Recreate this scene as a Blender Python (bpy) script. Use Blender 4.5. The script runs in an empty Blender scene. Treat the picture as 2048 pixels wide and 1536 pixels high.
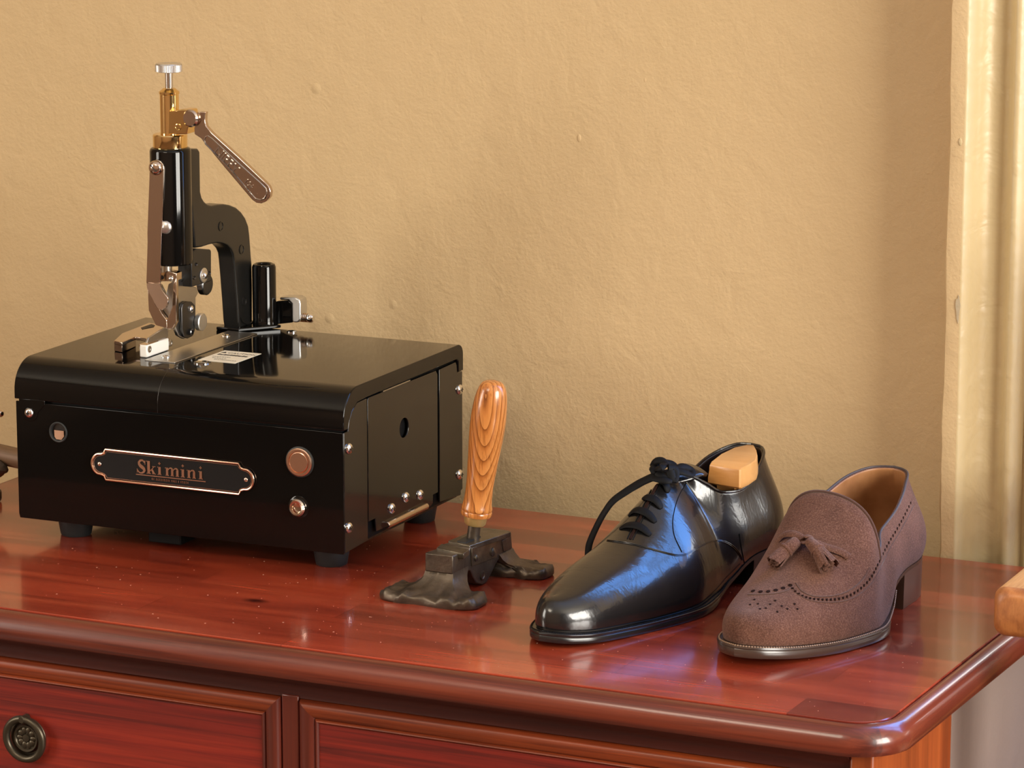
import bpy, bmesh, math, random
import numpy as np
from mathutils import Vector, Matrix
from mathutils.bvhtree import BVHTree

# ------------------------------------------------------------------ camera, light, exposure
SC = bpy.context.scene
COL = SC.collection
H = 0.70                                   # height of the dresser top above the floor
FPX, YAW, PITCH = 7071.0, 0.4464, 0.2023    # focal length in pixels of the 2048 px frame
_f = np.array([-math.sin(YAW)*math.cos(PITCH), math.cos(YAW)*math.cos(PITCH), -math.sin(PITCH)])
_r = np.array([math.cos(YAW), math.sin(YAW), 0.0])
_u = np.cross(_r, _f)
def ray(px, py):
    return _f + (px-1024)/FPX*_r - (py-768)/FPX*_u
CAM = -ray(1024, 1250)*2.8                 # table coordinates: z = 0 is the dresser top
WALL_Y = 0.4100; BACK_Y = 0.3510         # wall plane; rear edge of the dresser top
cd = bpy.data.cameras.new('camera'); cam = bpy.data.objects.new('camera', cd); COL.objects.link(cam)
cd.sensor_width = 36.0; cd.lens = 36.0*FPX/2048; cd.clip_start = 0.05
M = Matrix(((_r[0], _u[0], -_f[0], CAM[0]), (_r[1], _u[1], -_f[1], CAM[1]), (_r[2], _u[2], -_f[2], CAM[2]+H), (0, 0, 0, 1)))
cam.matrix_world = M
SC.camera = cam

w = bpy.data.worlds.new('world'); SC.world = w; w.use_nodes = True
bg = w.node_tree.nodes['Background']
bg.inputs[0].default_value = (0.55, 0.72, 1.0, 1); bg.inputs[1].default_value = 0.6

ROOM = dict(x0=-2.4, x1=3.2, y0=-3.6, y1=WALL_Y, z0=0.0, z1=2.65)
def area_light(name, loc, target, sx, sy, col, watts, spread=180):
    l = bpy.data.lights.new(name, 'AREA'); l.shape = 'RECTANGLE'; l.size = sx; l.size_y = sy
    l.color = col; l.energy = watts; l.spread = math.radians(spread)
    o = bpy.data.objects.new(name, l); COL.objects.link(o); o.location = loc
    o.rotation_euler = (Vector(target)-Vector(loc)).to_track_quat('-Z', 'Y').to_euler()
    return o
# daylight: a tall window in the back wall just right of the picture, plus added fill: a made-up left-wall window and a lampless light below the ceiling
WIN1 = (0.375, 1.30, 0.74, 2.35)           # x0,x1,z0,z1 in the back wall
FILL_WIN = (-2.55, -1.35, 0.80, 2.30)          # y0,y1,z0,z1 of the opening added in the left wall for the fill
area_light('sky_light', (0.84, WALL_Y+0.16, 1.70), (0.84, 0, 1.70), 0.96, 1.34, (0.12, 0.36, 1.0), 50)
area_light('horizon_light', (0.84, WALL_Y+0.16, 0.93), (0.84, 0, 0.93), 0.96, 0.18, (1.0, 0.95, 0.86), 4.5)
area_light('left_fill_light', (ROOM['x0']-0.12, -1.95, 1.55), (0, -1.95, 1.55), 1.15, 1.45, (1.0, 0.92, 0.80), 64)  # added fill, brightens the left part of the back wall
WIN3 = (-1.95, -0.30, 0.85, 2.35)          # y0,y1,z0,z1 in the right wall
area_light('right_window_light', (ROOM['x1']+0.12, -1.12, 1.60), (0, -1.12, 1.60), 1.60, 1.45, (1.0, 0.95, 0.86), 185)
area_light('ceiling_fill_light', (-0.45, -2.3, ROOM['z1']-0.12), (-0.45, -2.3, 0), 0.9, 0.9, (1.0, 0.88, 0.70), 28)  # added front fill, no lamp hangs there
SC.view_settings.view_transform = 'Standard'; SC.view_settings.look = 'None'
SC.view_settings.gamma = 1.0; SC.view_settings.use_curve_mapping = False
SC.view_settings.exposure = 0.0
SC.cycles.use_denoising = True

# ------------------------------------------------------------------ pixel -> point on a real plane
def onz(px, py, z=0.0):
    d = ray(px, py); return CAM + (z-CAM[2])/d[2]*d
def ony(px, py, y):
    d = ray(px, py); return CAM + (y-CAM[1])/d[1]*d
def onx(px, py, x):
    d = ray(px, py); return CAM + (x-CAM[0])/d[0]*d
# box frame of the machine
YB = 0.0185
EX = np.array([math.cos(YB), math.sin(YB), 0]); EY = np.array([-math.sin(YB), math.cos(YB), 0])
O0 = np.array([-0.5106, 0.0726, 0.0])
def B(x, y, z): return O0 + EX*x + EY*y + np.array([0, 0, z])
def bl(p): q = np.array(p)-O0; return (float(q@EX), float(q@EY), float(p[2]))
def bx(px, py, x):
    d = ray(px, py); return bl(CAM + ((O0-CAM)@EX + x)/(d@EX)*d)
def by(px, py, y):
    d = ray(px, py); return bl(CAM + ((O0-CAM)@EY + y)/(d@EY)*d)
def bz(px, py, z): return bl(onz(px, py, z))
c1 = lambda x, y: (180+x/4.096, 100+y/4.096)
c2 = lambda x, y: (200+x/4.096, 400+y/4.096)
c5 = lambda x, y: (740+x/3.0725, 740+y/3.0725)
c6 = lambda x, y: (1040+x/3.491, 870+y/3.491)
c7 = lambda x, y: (1420+x/3.49, 900+y/3.49)

# ------------------------------------------------------------------ materials
def mat(name, base=(0.5, 0.5, 0.5), rough=0.5, metal=0.0, spec=0.5, coat=0.0, coat_rough=0.05, sheen=0.0):
    m = bpy.data.materials.new(name); m.use_nodes = True
    p = m.node_tree.nodes['Principled BSDF']
    p.inputs['Base Color'].default_value = (*base, 1); p.inputs['Roughness'].default_value = rough
    p.inputs['Metallic'].default_value = metal; p.inputs['Specular IOR Level'].default_value = spec
    p.inputs['Coat Weight'].default_value = coat; p.inputs['Coat Roughness'].default_value = coat_rough
    if sheen: p.inputs['Sheen Weight'].default_value = sheen
    return m
class N:
    def __init__(s, m): s.m = m; s.nt = m.node_tree; s.p = s.nt.nodes['Principled BSDF']
    def add(s, t, **kw):
        n = s.nt.nodes.new(t)
        for k, v in kw.items(): setattr(n, k, v)
        return n
    def link(s, a, b): s.nt.links.new(a, b)
    def coord(s, scale=(1, 1, 1), rot=(0, 0, 0), which='Object'):
        t = s.add('ShaderNodeTexCoord'); mp = s.add('ShaderNodeMapping')
        mp.inputs['Scale'].default_value = scale; mp.inputs['Rotation'].default_value = rot
        s.link(t.outputs[which], mp.inputs['Vector']); return mp.outputs['Vector']
    def noise(s, vec, scale=5, detail=3, rough=0.5, dist=0):
        n = s.add('ShaderNodeTexNoise'); n.inputs['Scale'].default_value = scale; n.inputs['Detail'].default_value = detail
        n.inputs['Roughness'].default_value = rough; n.inputs['Distortion'].default_value = dist
        s.link(vec, n.inputs['Vector']); return n.outputs['Fac']
    def ramp(s, fac, stops):
        r = s.add('ShaderNodeValToRGB'); e = r.color_ramp.elements
        while len(e) < len(stops): e.new(0.5)
        for i, (p, c) in enumerate(stops): e[i].position = p; e[i].color = (*c, 1) if len(c) == 3 else c
        s.link(fac, r.inputs['Fac']); return r.outputs['Color']
    def mix(s, fac, a, b, mode='MIX'):
        n = s.add('ShaderNodeMix', data_type='RGBA', blend_type=mode)
        for sock, v in ((n.inputs[0], fac), (n.inputs[6], a), (n.inputs[7], b)):
            if isinstance(v, (int, float)): sock.default_value = v
            elif isinstance(v, tuple): sock.default_value = (*v, 1)
            else: s.link(v, sock)
        return n.outputs[2]
    def base(s, c): s.link(c, s.p.inputs['Base Color'])
    def bump(s, h, strength=0.3, dist=0.001, prev=None):
        b = s.add('ShaderNodeBump'); b.inputs['Strength'].default_value = strength; b.inputs['Distance'].default_value = dist
        s.link(h, b.inputs['Height'])
        if prev is not None: s.link(prev, b.inputs['Normal'])
        s.link(b.outputs['Normal'], s.p.inputs['Normal'])
        s.link(b.outputs['Normal'], s.p.inputs['Coat Normal'])
        return b.outputs['Normal']

def plaster(name, c0, c1_, fine=340, rough=0.75, big=0.35, spec=0.3, dents=True):
    m = mat(name, c0, rough, spec=spec); n = N(m); v = n.coord()
    n.base(n.ramp(n.noise(v, 3.0, 4, 0.6), [(0.3, c0), (0.7, c1_)]))
    b = n.bump(n.noise(v, fine, 3, 0.55), 0.36, 0.0013)
    b = n.bump(n.noise(v, 34, 3, 0.5, 0.6), big, 0.004, b)
    if dents:
        vo = n.add('ShaderNodeTexVoronoi'); vo.inputs['Scale'].default_value = 9; n.link(v, vo.inputs['Vector'])
        n.bump(n.ramp(vo.outputs['Distance'], [(0.02, (1, 1, 1)), (0.055, (0, 0, 0))]), 0.6, 0.0018, b)
    return m

def wood(name, dark, mid, light, axis='X', rough=0.28, coat=0.25, planks=None, grain=90, knots=True, contrast=1.0, bump=0.12, stretch=4.0):
    m = mat(name, mid, rough, coat=coat, coat_rough=0.08); n = N(m)
    sc = {'X': (stretch, grain, grain), 'Y': (grain, stretch, grain), 'Z': (grain, grain, stretch)}[axis]
    v = n.coord(sc); vo = n.coord()
    g = n.noise(v, 1.0, 5, 0.62, 0.8)
    col = n.ramp(g, [(0.5-0.2/contrast, dark), (0.5, mid), (0.5+0.22/contrast, light)])
    sc2 = {'X': (stretch*0.35, grain*.14, grain*.14), 'Y': (grain*.14, stretch*.35, grain*.14), 'Z': (grain*.14, grain*.14, stretch*.35)}[axis]
    g2 = n.noise(n.coord(sc2), 1.0, 3, 0.5, 1.5)
    col = n.mix(0.55, col, n.ramp(g2, [(0.32, dark), (0.52, mid), (0.7, light)]))
    if planks:
        br = n.add('ShaderNodeTexBrick'); br.offset = 0.37; br.inputs['Scale'].default_value = 1
        br.inputs['Brick Width'].default_value = planks[0]; br.inputs['Row Height'].default_value = planks[1]
        br.inputs['Mortar Size'].default_value = 0.00025; br.inputs['Mortar Smooth'].default_value = 0.0; br.inputs['Mortar'].default_value = (0.35, 0.30, 0.30, 1); br.inputs['Bias'].default_value = 0.0
        br.inputs['Color1'].default_value = (0.48, 0.42, 0.43, 1); br.inputs['Color2'].default_value = (1.22, 1.22, 1.18, 1)
        n.link(vo, br.inputs['Vector']); col = n.mix(0.85, col, br.outputs['Color'], 'MULTIPLY')
    if knots:
        k = n.add('ShaderNodeTexVoronoi'); k.inputs['Scale'].default_value = 1.0
        n.link(n.coord({'X': (5, 9, 9), 'Y': (9, 5, 9), 'Z': (9, 9, 5)}[axis]), k.inputs['Vector'])
        col = n.mix(n.ramp(k.outputs['Distance'], [(0.03, (1, 1, 1)), (0.075, (0, 0, 0))]), col, tuple(x*.35 for x in dark))
    n.base(col); n.bump(g, bump, 0.0006)
    return m

M_ = {}
from mathutils import Euler
RING_ROT = (0.62, 0.20, 0.0)                  # the grain leaves the surface near the top of the handle and cuts it in long ovals
_q = Euler(RING_ROT).to_matrix() @ Vector((0.0235*85, -0.0105*85, 0.146*26)); RING_LOC = (-_q[0], -_q[1], -_q[2])
M_['wall'] = plaster('wall_paint', (0.575, 0.418, 0.225), (0.605, 0.442, 0.245))
M_['trim'] = plaster('trim_gloss_paint', (0.56, 0.44, 0.24), (0.60, 0.475, 0.265), fine=60, rough=0.38, big=0.5, spec=0.5, dents=False)
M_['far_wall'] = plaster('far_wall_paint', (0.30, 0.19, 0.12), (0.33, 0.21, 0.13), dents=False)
M_['reflect_dark'] = wood('reflected_panel_wood', (0.018, 0.010, 0.007), (0.035, 0.020, 0.013), (0.055, 0.030, 0.019), 'Z', 0.5, 0.0, knots=False)  # for the unseen panel that the oxford reflects
M_['chip'] = plaster('bare_plaster_chip', (0.40, 0.33, 0.22), (0.52, 0.43, 0.29), fine=200, dents=False)
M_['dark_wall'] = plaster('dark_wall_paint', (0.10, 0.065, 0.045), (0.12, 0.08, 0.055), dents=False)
M_['ceiling'] = plaster('ceiling_paint', (0.72, 0.66, 0.55), (0.75, 0.69, 0.58), dents=False)
M_['dado'] = plaster('dado_paint', (0.22, 0.165, 0.145), (0.26, 0.20, 0.175), fine=60, dents=False)
M_['floor'] = wood('floor_boards', (0.05, 0.025, 0.014), (0.09, 0.046, 0.024), (0.13, 0.07, 0.038), planks=(1.2, 0.12), rough=0.5)
MD, MM, ML = (0.110, 0.012, 0.007), (0.31, 0.040, 0.016), (0.44, 0.076, 0.028)
M_['top'] = wood('mahogany_top', MD, MM, ML, 'X', 0.22, 0.5, planks=(0.42, 0.047), grain=150, contrast=0.45, bump=0.03, stretch=7.0)
M_['mould'] = wood('mahogany_moulding', (0.045, 0.008, 0.005), (0.13, 0.022, 0.011), (0.21, 0.040, 0.017), 'X', 0.30, 0.35, grain=190, contrast=1.5)
M_['mould_side'] = wood('mahogany_moulding_side', (0.060, 0.011, 0.007), (0.15, 0.026, 0.013), (0.22, 0.042, 0.018), 'Y', 0.27, 0.4, grain=150, knots=False, bump=0.05)
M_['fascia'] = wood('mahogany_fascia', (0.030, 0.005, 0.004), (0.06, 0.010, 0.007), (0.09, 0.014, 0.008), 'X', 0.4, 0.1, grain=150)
M_['drawer'] = wood('mahogany_drawer', (0.055, 0.006, 0.005), (0.20, 0.014, 0.008), (0.33, 0.030, 0.011), 'X', 0.42, 0.08, grain=210, contrast=1.35)
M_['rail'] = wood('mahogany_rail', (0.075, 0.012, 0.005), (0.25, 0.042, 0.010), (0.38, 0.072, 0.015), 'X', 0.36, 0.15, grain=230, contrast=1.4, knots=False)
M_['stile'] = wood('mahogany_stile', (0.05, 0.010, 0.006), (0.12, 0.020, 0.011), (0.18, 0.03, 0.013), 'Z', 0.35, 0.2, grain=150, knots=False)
M_['post'] = wood('orange_mahogany', (0.16, 0.03, 0.008), (0.36, 0.075, 0.018), (0.46, 0.11, 0.025), 'Z', 0.35, 0.2, grain=110, knots=False)
M_['handle'] = wood('ash_handle', (0.16, 0.045, 0.010), (0.48, 0.17, 0.040), (0.60, 0.24, 0.065), 'Z', 0.26, 0.3, grain=260, knots=False, stretch=14, contrast=1.25)
M_['beech'] = wood('beech', (0.60, 0.27, 0.075), (0.68, 0.33, 0.10), (0.74, 0.39, 0.14), 'X', 0.3, 0.25, grain=300, knots=False, contrast=0.7, stretch=25)
M_['oak'] = wood('oak', (0.40, 0.17, 0.05), (0.58, 0.28, 0.09), (0.68, 0.37, 0.14), 'Y', 0.38, 0.1, grain=330, knots=False, stretch=18, contrast=1.1)
M_['oak_end'] = wood('oak_end_grain', (0.26, 0.085, 0.022), (0.42, 0.15, 0.04), (0.50, 0.20, 0.055), 'Z', 0.45, 0.05, grain=420, knots=False, stretch=160)
M_['black'] = mat('black_gloss_enamel', (0.0035, 0.0032, 0.003), 0.07, spec=0.30, coat=0.04, coat_rough=0.03)
M_['black_sheet'] = mat('black_sheet_enamel', (0.006, 0.0055, 0.005), 0.10, spec=0.5, coat=0.15, coat_rough=0.06)
M_['black_cast'] = mat('black_casting_enamel', (0.010, 0.0095, 0.0085), 0.27, spec=0.5)
M_['black_core'] = mat('black_interior', (0.002, 0.002, 0.002), 0.6, spec=0.2)
M_['rubber'] = mat('black_rubber', (0.016, 0.018, 0.018), 0.55)
M_['steel'] = mat('polished_steel', (0.62, 0.60, 0.57), 0.16, 1.0)
M_['brushed'] = mat('brushed_steel', (0.50, 0.48, 0.44), 0.30, 1.0)
M_['nickel'] = mat('nickel', (0.66, 0.55, 0.46), 0.13, 1.0)
M_['dark_steel'] = mat('blued_steel', (0.10, 0.10, 0.10), 0.28, 1.0)
M_['alu'] = mat('aluminium', (0.70, 0.70, 0.68), 0.34, 1.0)
M_['chrome'] = mat('bright_zinc', (0.86, 0.86, 0.85), 0.12, 1.0)
M_['brass'] = mat('polished_brass', (0.88, 0.64, 0.29), 0.10, 1.0)
M_['old_brass'] = mat('worn_brass', (0.66, 0.47, 0.18), 0.42, 0.7)
M_['copper'] = mat('copper_plating', (0.82, 0.55, 0.40), 0.24, 1.0)
M_['white'] = mat('white_nylon', (0.78, 0.76, 0.70), 0.35)
M_['label'] = mat('label_paper', (0.80, 0.75, 0.62), 0.45)
M_['ink'] = mat('black_ink', (0.015, 0.015, 0.015), 0.5)
M_['plate_black'] = mat('nameplate_black', (0.005, 0.005, 0.005), 0.45, spec=0.25)
M_['iron'] = mat('cast_iron', (0.055, 0.048, 0.040), 0.42, 0.75)
n = N(M_['iron']); v = n.coord(); n.base(n.ramp(n.noise(v, 60, 4, .6), [(0.3, (0.065, 0.050, 0.037)), (0.7, (0.15, 0.118, 0.086))])); n.bump(n.noise(v, 140, 4, .6), 0.45, 0.0012)
M_['iron_worn'] = mat('worn_iron', (0.10, 0.085, 0.065), 0.34, 0.85)
n = N(M_['iron_worn']); v = n.coord(); n.base(n.ramp(n.noise(v, 90, 4, .6), [(0.3, (0.09, 0.075, 0.056)), (0.7, (0.21, 0.175, 0.125))])); n.bump(n.noise(v, 200, 4, .6), 0.3, 0.0008)
M_['bronze'] = mat('antique_bronze', (0.085, 0.070, 0.048), 0.38, 0.8)
M_['leather'] = mat('black_calf', (0.0075, 0.0070, 0.0068), 0.24, spec=0.5, coat=0.45, coat_rough=0.08)
n = N(M_['leather']); v = n.coord(); b = n.bump(n.noise(v, 420, 2, .5), 0.10, 0.0006); b = n.bump(n.noise(n.coord((1, 2.2, 1)), 26, 3, .55, 0.7), 0.09, 0.004, b)
M_['sole_black'] = mat('black_sole_edge', (0.012, 0.011, 0.011), 0.22, spec=0.6)
M_['lace'] = mat('black_lace', (0.0035, 0.0035, 0.004), 0.6, spec=0.15)
M_['lining_dark'] = mat('dark_lining', (0.020, 0.012, 0.008), 0.5)
M_['suede'] = mat('brown_suede', (0.17, 0.085, 0.060), 0.95, spec=0.1, sheen=0.15)
n = N(M_['suede']); v = n.coord()
col = n.ramp(n.noise(v, 900, 4, .7), [(0.34, (0.050, 0.021, 0.013)), (0.5, (0.112, 0.049, 0.032)), (0.68, (0.26, 0.135, 0.096))])
n.base(n.mix(0.45, col, n.ramp(n.noise(v, 26, 3, .6), [(0.3, (0.058, 0.027, 0.018)), (0.7, (0.165, 0.080, 0.056))])))
n.bump(n.noise(v, 700, 3, .6), 0.5, 0.0012)
n.p.inputs['Sheen Tint'].default_value = (0.9, 0.75, 0.68, 1); n.p.inputs['Sheen Roughness'].default_value = 0.5
M_['suede_dark'] = mat('dark_suede', (0.085, 0.040, 0.028), 0.9, spec=0.1, sheen=0.3)
M_['hole'] = mat('punched_hole', (0.018, 0.008, 0.006), 0.9, spec=0.1)
M_['tan'] = mat('tan_lining', (0.50, 0.24, 0.095), 0.45)
n = N(M_['tan']); v = n.coord(); n.base(n.ramp(n.noise(v, 40, 4, .6), [(0.3, (0.27, 0.115, 0.042)), (0.7, (0.40, 0.19, 0.075))]))
M_['sole_brown'] = mat('brown_sole_edge', (0.050, 0.030, 0.022), 0.24, spec=0.6)
M_['heel_brown'] = mat('brown_heel_stack', (0.085, 0.045, 0.032), 0.3, spec=0.5)
M_['welt_thread'] = mat('welt_thread', (0.30, 0.19, 0.12), 0.7)
M_['edge_grey'] = mat('grey_leather_binding', (0.045, 0.032, 0.032), 0.5)
M_['glass'] = mat('window_paint', (0.75, 0.72, 0.66), 0.4)
M_['hole_view'] = mat('tan_patch', (0.42, 0.24, 0.15), 0.5)
m = mat('ringed_ash', (0.5, 0.2, 0.05), 0.25, coat=0.35, coat_rough=0.08); n = N(m)
wv = n.add('ShaderNodeTexWave', wave_type='RINGS', rings_direction='Z', wave_profile='SAW'); wv.inputs['Scale'].default_value = 1.0
wv.inputs['Distortion'].default_value = 0.7; wv.inputs['Detail'].default_value = 3; wv.inputs['Detail Scale'].default_value = 0.6
tc = n.add('ShaderNodeTexCoord'); mp = n.add('ShaderNodeMapping'); mp.vector_type = 'POINT'
mp.inputs['Location'].default_value = RING_LOC; mp.inputs['Rotation'].default_value = RING_ROT; mp.inputs['Scale'].default_value = (85, 85, 26)
n.link(tc.outputs['Object'], mp.inputs['Vector']); n.link(mp.outputs['Vector'], wv.inputs['Vector'])
fine = n.noise(n.coord((700, 700, 26)), 1.0, 3, .6)
col = n.ramp(wv.outputs['Fac'], [(0.0, (0.20, 0.055, 0.010)), (0.16, (0.40, 0.135, 0.028)), (0.45, (0.54, 0.20, 0.048)), (1.0, (0.60, 0.245, 0.065))])
n.base(n.mix(0.5, col, n.ramp(fine, [(0.36, (0.4, 0.3, 0.22)), (0.50, (1, 1, 1))]), 'MULTIPLY')); n.bump(fine, 0.12, 0.0005)
M_['handle_rings'] = m
M_['brownwood'] = wood('brown_wood', (0.10, 0.055, 0.028), (0.20, 0.115, 0.06), (0.28, 0.165, 0.085), 'X', 0.5, 0.0, grain=200, knots=False)

# ------------------------------------------------------------------ mesh helpers
BASE = {}
class MB:
    """collects shapes (table coordinates) for ONE mesh object"""
    def __init__(s): s.v = []; s.f = []; s.mi = []
    def add(s, v, f, mi=0):
        o = len(s.v); s.v += [tuple(map(float, p)) for p in v]
        for q in f: s.f.append(tuple(i+o for i in q)); s.mi.append(mi)
        return s
    def box(s, x0, x1, y0, y1, z0, z1, F=None, mi=0):
        F = F or (lambda x, y, z: (x, y, z))
        v = [F(x, y, z) for z in (z0, z1) for y in (y0, y1) for x in (x0, x1)]
        return s.add(v, [(0, 2, 3, 1), (4, 5, 7, 6), (0, 1, 5, 4), (2, 6, 7, 3), (0, 4, 6, 2), (1, 3, 7, 5)], mi)
    def prism(s, pts, vec, mi=0):
        p = [np.array(q, float) for q in pts]; k = len(p); vec = np.array(vec, float)
        v = p + [q+vec for q in p]
        nrm = sum((np.cross(p[i], p[(i+1) % k]) for i in range(k)), np.zeros(3))
        fl = nrm @ vec > 0
        a = tuple(range(k)); b_ = tuple(range(k, 2*k))
        f = [a[::-1] if fl else a, b_ if fl else b_[::-1]]
        for i in range(k):
            j = (i+1) % k
            f.append((i, j, j+k, i+k) if fl else (j, i, i+k, j+k))
        return s.add(v, f, mi)
    def rings(s, rings, closed=True, cap=True, mi=0):
        o = len(rings[0]); v = [p for r in rings for p in r]; f = []
        for a in range(len(rings)-1):
            for i in range(o if closed else o-1):
                j = (i+1) % o; f.append((a*o+i, a*o+j, (a+1)*o+j, (a+1)*o+i))
        if cap:
            f.append(tuple(range(o))[::-1]); f.append(tuple(range((len(rings)-1)*o, len(rings)*o)))
        return s.add(v, f, mi)
    def lathe(s, prof, org, ax=(0, 0, 1), n=32, mi=0, cap=True):
        ax = np.array(ax, float); ax /= np.linalg.norm(ax)
        t = np.array([1, 0, 0]) if abs(ax[0]) < .8 else np.array([0, 1, 0])
        a = np.cross(ax, t); a /= np.linalg.norm(a); b_ = np.cross(ax, a); org = np.array(org, float)
        R = [[org + ax*z + r*(a*math.cos(2*math.pi*i/n)+b_*math.sin(2*math.pi*i/n)) for i in range(n)] for r, z in prof]
        return s.rings(R, True, cap, mi)
    def cyl(s, p0, p1, r0, r1=None, n=28, mi=0, ch=0.0):
        p0 = np.array(p0, float); p1 = np.array(p1, float); L = np.linalg.norm(p1-p0); r1 = r0 if r1 is None else r1
        prof = [(r0, 0), (r1, L)] if not ch else [(r0-ch, 0), (r0, ch), (r1, L-ch), (r1-ch, L)]
        return s.lathe(prof, p0, p1-p0, n, mi)
    def tube(s, pts, r, n=10, mi=0, flat=None, up=(0, 0, 1), closed=False, taper=None):
        """swept tube; flat=(half width, half thickness), width lies across `up`"""
        P = [np.array(p, float) for p in pts]; R = []; k = len(P)
        up0 = np.array(up, float)
        for i in range(k):
            if closed: t = P[(i+1) % k]-P[i-1]
            else: t = P[min(i+1, k-1)]-P[max(i-1, 0)]
            t /= (np.linalg.norm(t)+1e-12)
            u_ = up0 if up0.ndim == 1 else up0[i]
            u_ = u_ - (u_@t)*t
            if np.linalg.norm(u_) < 1e-4: u_ = np.cross(t, (0.3, 0.8, 0.1))
            u_ /= np.linalg.norm(u_); w_ = np.cross(t, u_)
            a, b_ = flat if flat else (r, r)
            tp = 1 if taper is None else taper[i]
            R.append([P[i] + w_*a*tp*math.cos(2*math.pi*j/n) + u_*b_*tp*math.sin(2*math.pi*j/n) for j in range(n)])
        if closed: R.append(R[0])
        return s.rings(R, True, not closed, mi)
    def sphere(s, c_, r, n=14, sc=(1, 1, 1), mi=0):
        prof = [(max(r*math.sin(math.pi*i/n), 1e-5), -r*math.cos(math.pi*i/n)) for i in range(n+1)]
        k = len(s.v); s.lathe(prof, (0, 0, 0), (0, 0, 1), 2*n, mi)
        s.v[k:] = [(c_[0]+p[0]*sc[0], c_[1]+p[1]*sc[1], c_[2]+p[2]*sc[2]) for p in s.v[k:]]
        return s

def setp(o, label=None, cat=None, group=None, kind=None):
    if label: o['label'] = label
    if cat: o['category'] = cat
    if group: o['group'] = group
    if kind: o['kind'] = kind
    return o
def thing(name, loc, label, cat, group=None):
    o = bpy.data.objects.new(name, None); COL.objects.link(o); o.empty_display_size = 0.03
    BASE[o] = np.array(loc, float); o.location = (loc[0], loc[1], loc[2]+H)
    return setp(o, label, cat, group)
def obj(name, mb, mats, parent=None, loc=None, bevel=0, seg=2, smooth=True, angle=38, subd=0, label=None, weld=False):
    if not isinstance(mats, (list, tuple)): mats = [mats]
    base = BASE[parent] if parent is not None else np.array(loc if loc is not None else (0, 0, 0), float)
    me = bpy.data.meshes.new(name)
    me.from_pydata([tuple(np.array(p)-base) for p in mb.v], [], mb.f)
    me.polygons.foreach_set('material_index', mb.mi)
    for m in mats: me.materials.append(M_[m] if isinstance(m, str) else m)
    bmh = bmesh.new(); bmh.from_mesh(me)
    if weld: bmesh.ops.remove_doubles(bmh, verts=bmh.verts, dist=1e-5)
    bmesh.ops.recalc_face_normals(bmh, faces=bmh.faces); bmh.to_mesh(me); bmh.free()
    if smooth:
        me.polygons.foreach_set('use_smooth', [True]*len(me.polygons))
        me.set_sharp_from_angle(angle=math.radians(angle))
    o = bpy.data.objects.new(name, me); COL.objects.link(o); BASE[o] = base
    if parent is not None: o.parent = parent
    else: o.location = (base[0], base[1], base[2]+H)
    if bevel:
        b_ = o.modifiers.new('bevel', 'BEVEL'); b_.width = bevel; b_.segments = seg; b_.limit_method = 'ANGLE'; b_.angle_limit = math.radians(35)
        b_.harden_normals = False
    if subd:
        q = o.modifiers.new('subd', 'SUBSURF'); q.levels = subd; q.render_levels = subd
    if label: o['label'] = label
    return o
def spl(xs, ys):
    xs = np.array(xs, float); ys = np.array(ys, float)
    if xs[0] > xs[-1]: xs = xs[::-1]; ys = ys[::-1]
    d = np.diff(ys)/np.diff(xs); m = np.zeros(len(xs)); m[0] = d[0]; m[-1] = d[-1]
    for i in range(1, len(xs)-1):
        m[i] = 0 if d[i-1]*d[i] <= 0 else 2*d[i-1]*d[i]/(d[i-1]+d[i])
    def f(x):
        x = min(max(x, xs[0]), xs[-1]); i = min(max(int(np.searchsorted(xs, x))-1, 0), len(xs)-2)
        h = xs[i+1]-xs[i]; t = (x-xs[i])/h
        return ((2*t**3-3*t**2+1)*ys[i]+(t**3-2*t**2+t)*h*m[i]+(-2*t**3+3*t**2)*ys[i+1]+(t**3-t**2)*h*m[i+1])
    return f
def catmull(pts, n):
    """n points evenly spaced along a Catmull-Rom curve through pts"""
    P = [np.array(p, float) for p in pts]; P = [2*P[0]-P[1]]+P+[2*P[-1]-P[-2]]; out = []
    for i in range(1, len(P)-2):
        for k in range(16):
            t = k/16; a, b_, c_, d_ = P[i-1:i+3]
            out.append(.5*((2*b_)+(-a+c_)*t+(2*a-5*b_+4*c_-d_)*t*t+(-a+3*b_-3*c_+d_)*t**3))
    out.append(P[-2]); out = np.array(out)
    s_ = np.concatenate([[0], np.cumsum(np.linalg.norm(np.diff(out, axis=0), axis=1))]); q = np.linspace(0, s_[-1], n)
    return np.stack([np.interp(q, s_, out[:, k]) for k in range(out.shape[1])], 1)
def text_mb(txt, size, place, depth=0.0004, align='LEFT', bold=0.0):
    """lettering as a mesh: place(u, v, d) maps letter plane coordinates to table coordinates"""
    cu = bpy.data.curves.new('txt', 'FONT'); cu.body = txt; cu.size = size; cu.extrude = depth/2; cu.align_x = align; cu.offset = bold
    o = bpy.data.objects.new('txt', cu); COL.objects.link(o)
    dg = bpy.context.evaluated_depsgraph_get(); me = bpy.data.meshes.new_from_object(o.evaluated_get(dg))
    mb = MB(); mb.add([place(p.co.x, p.co.y, p.co.z) for p in me.vertices], [tuple(p.vertices) for p in me.polygons])
    bpy.data.objects.remove(o); bpy.data.curves.remove(cu); bpy.data.meshes.remove(me)
    return mb
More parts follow.
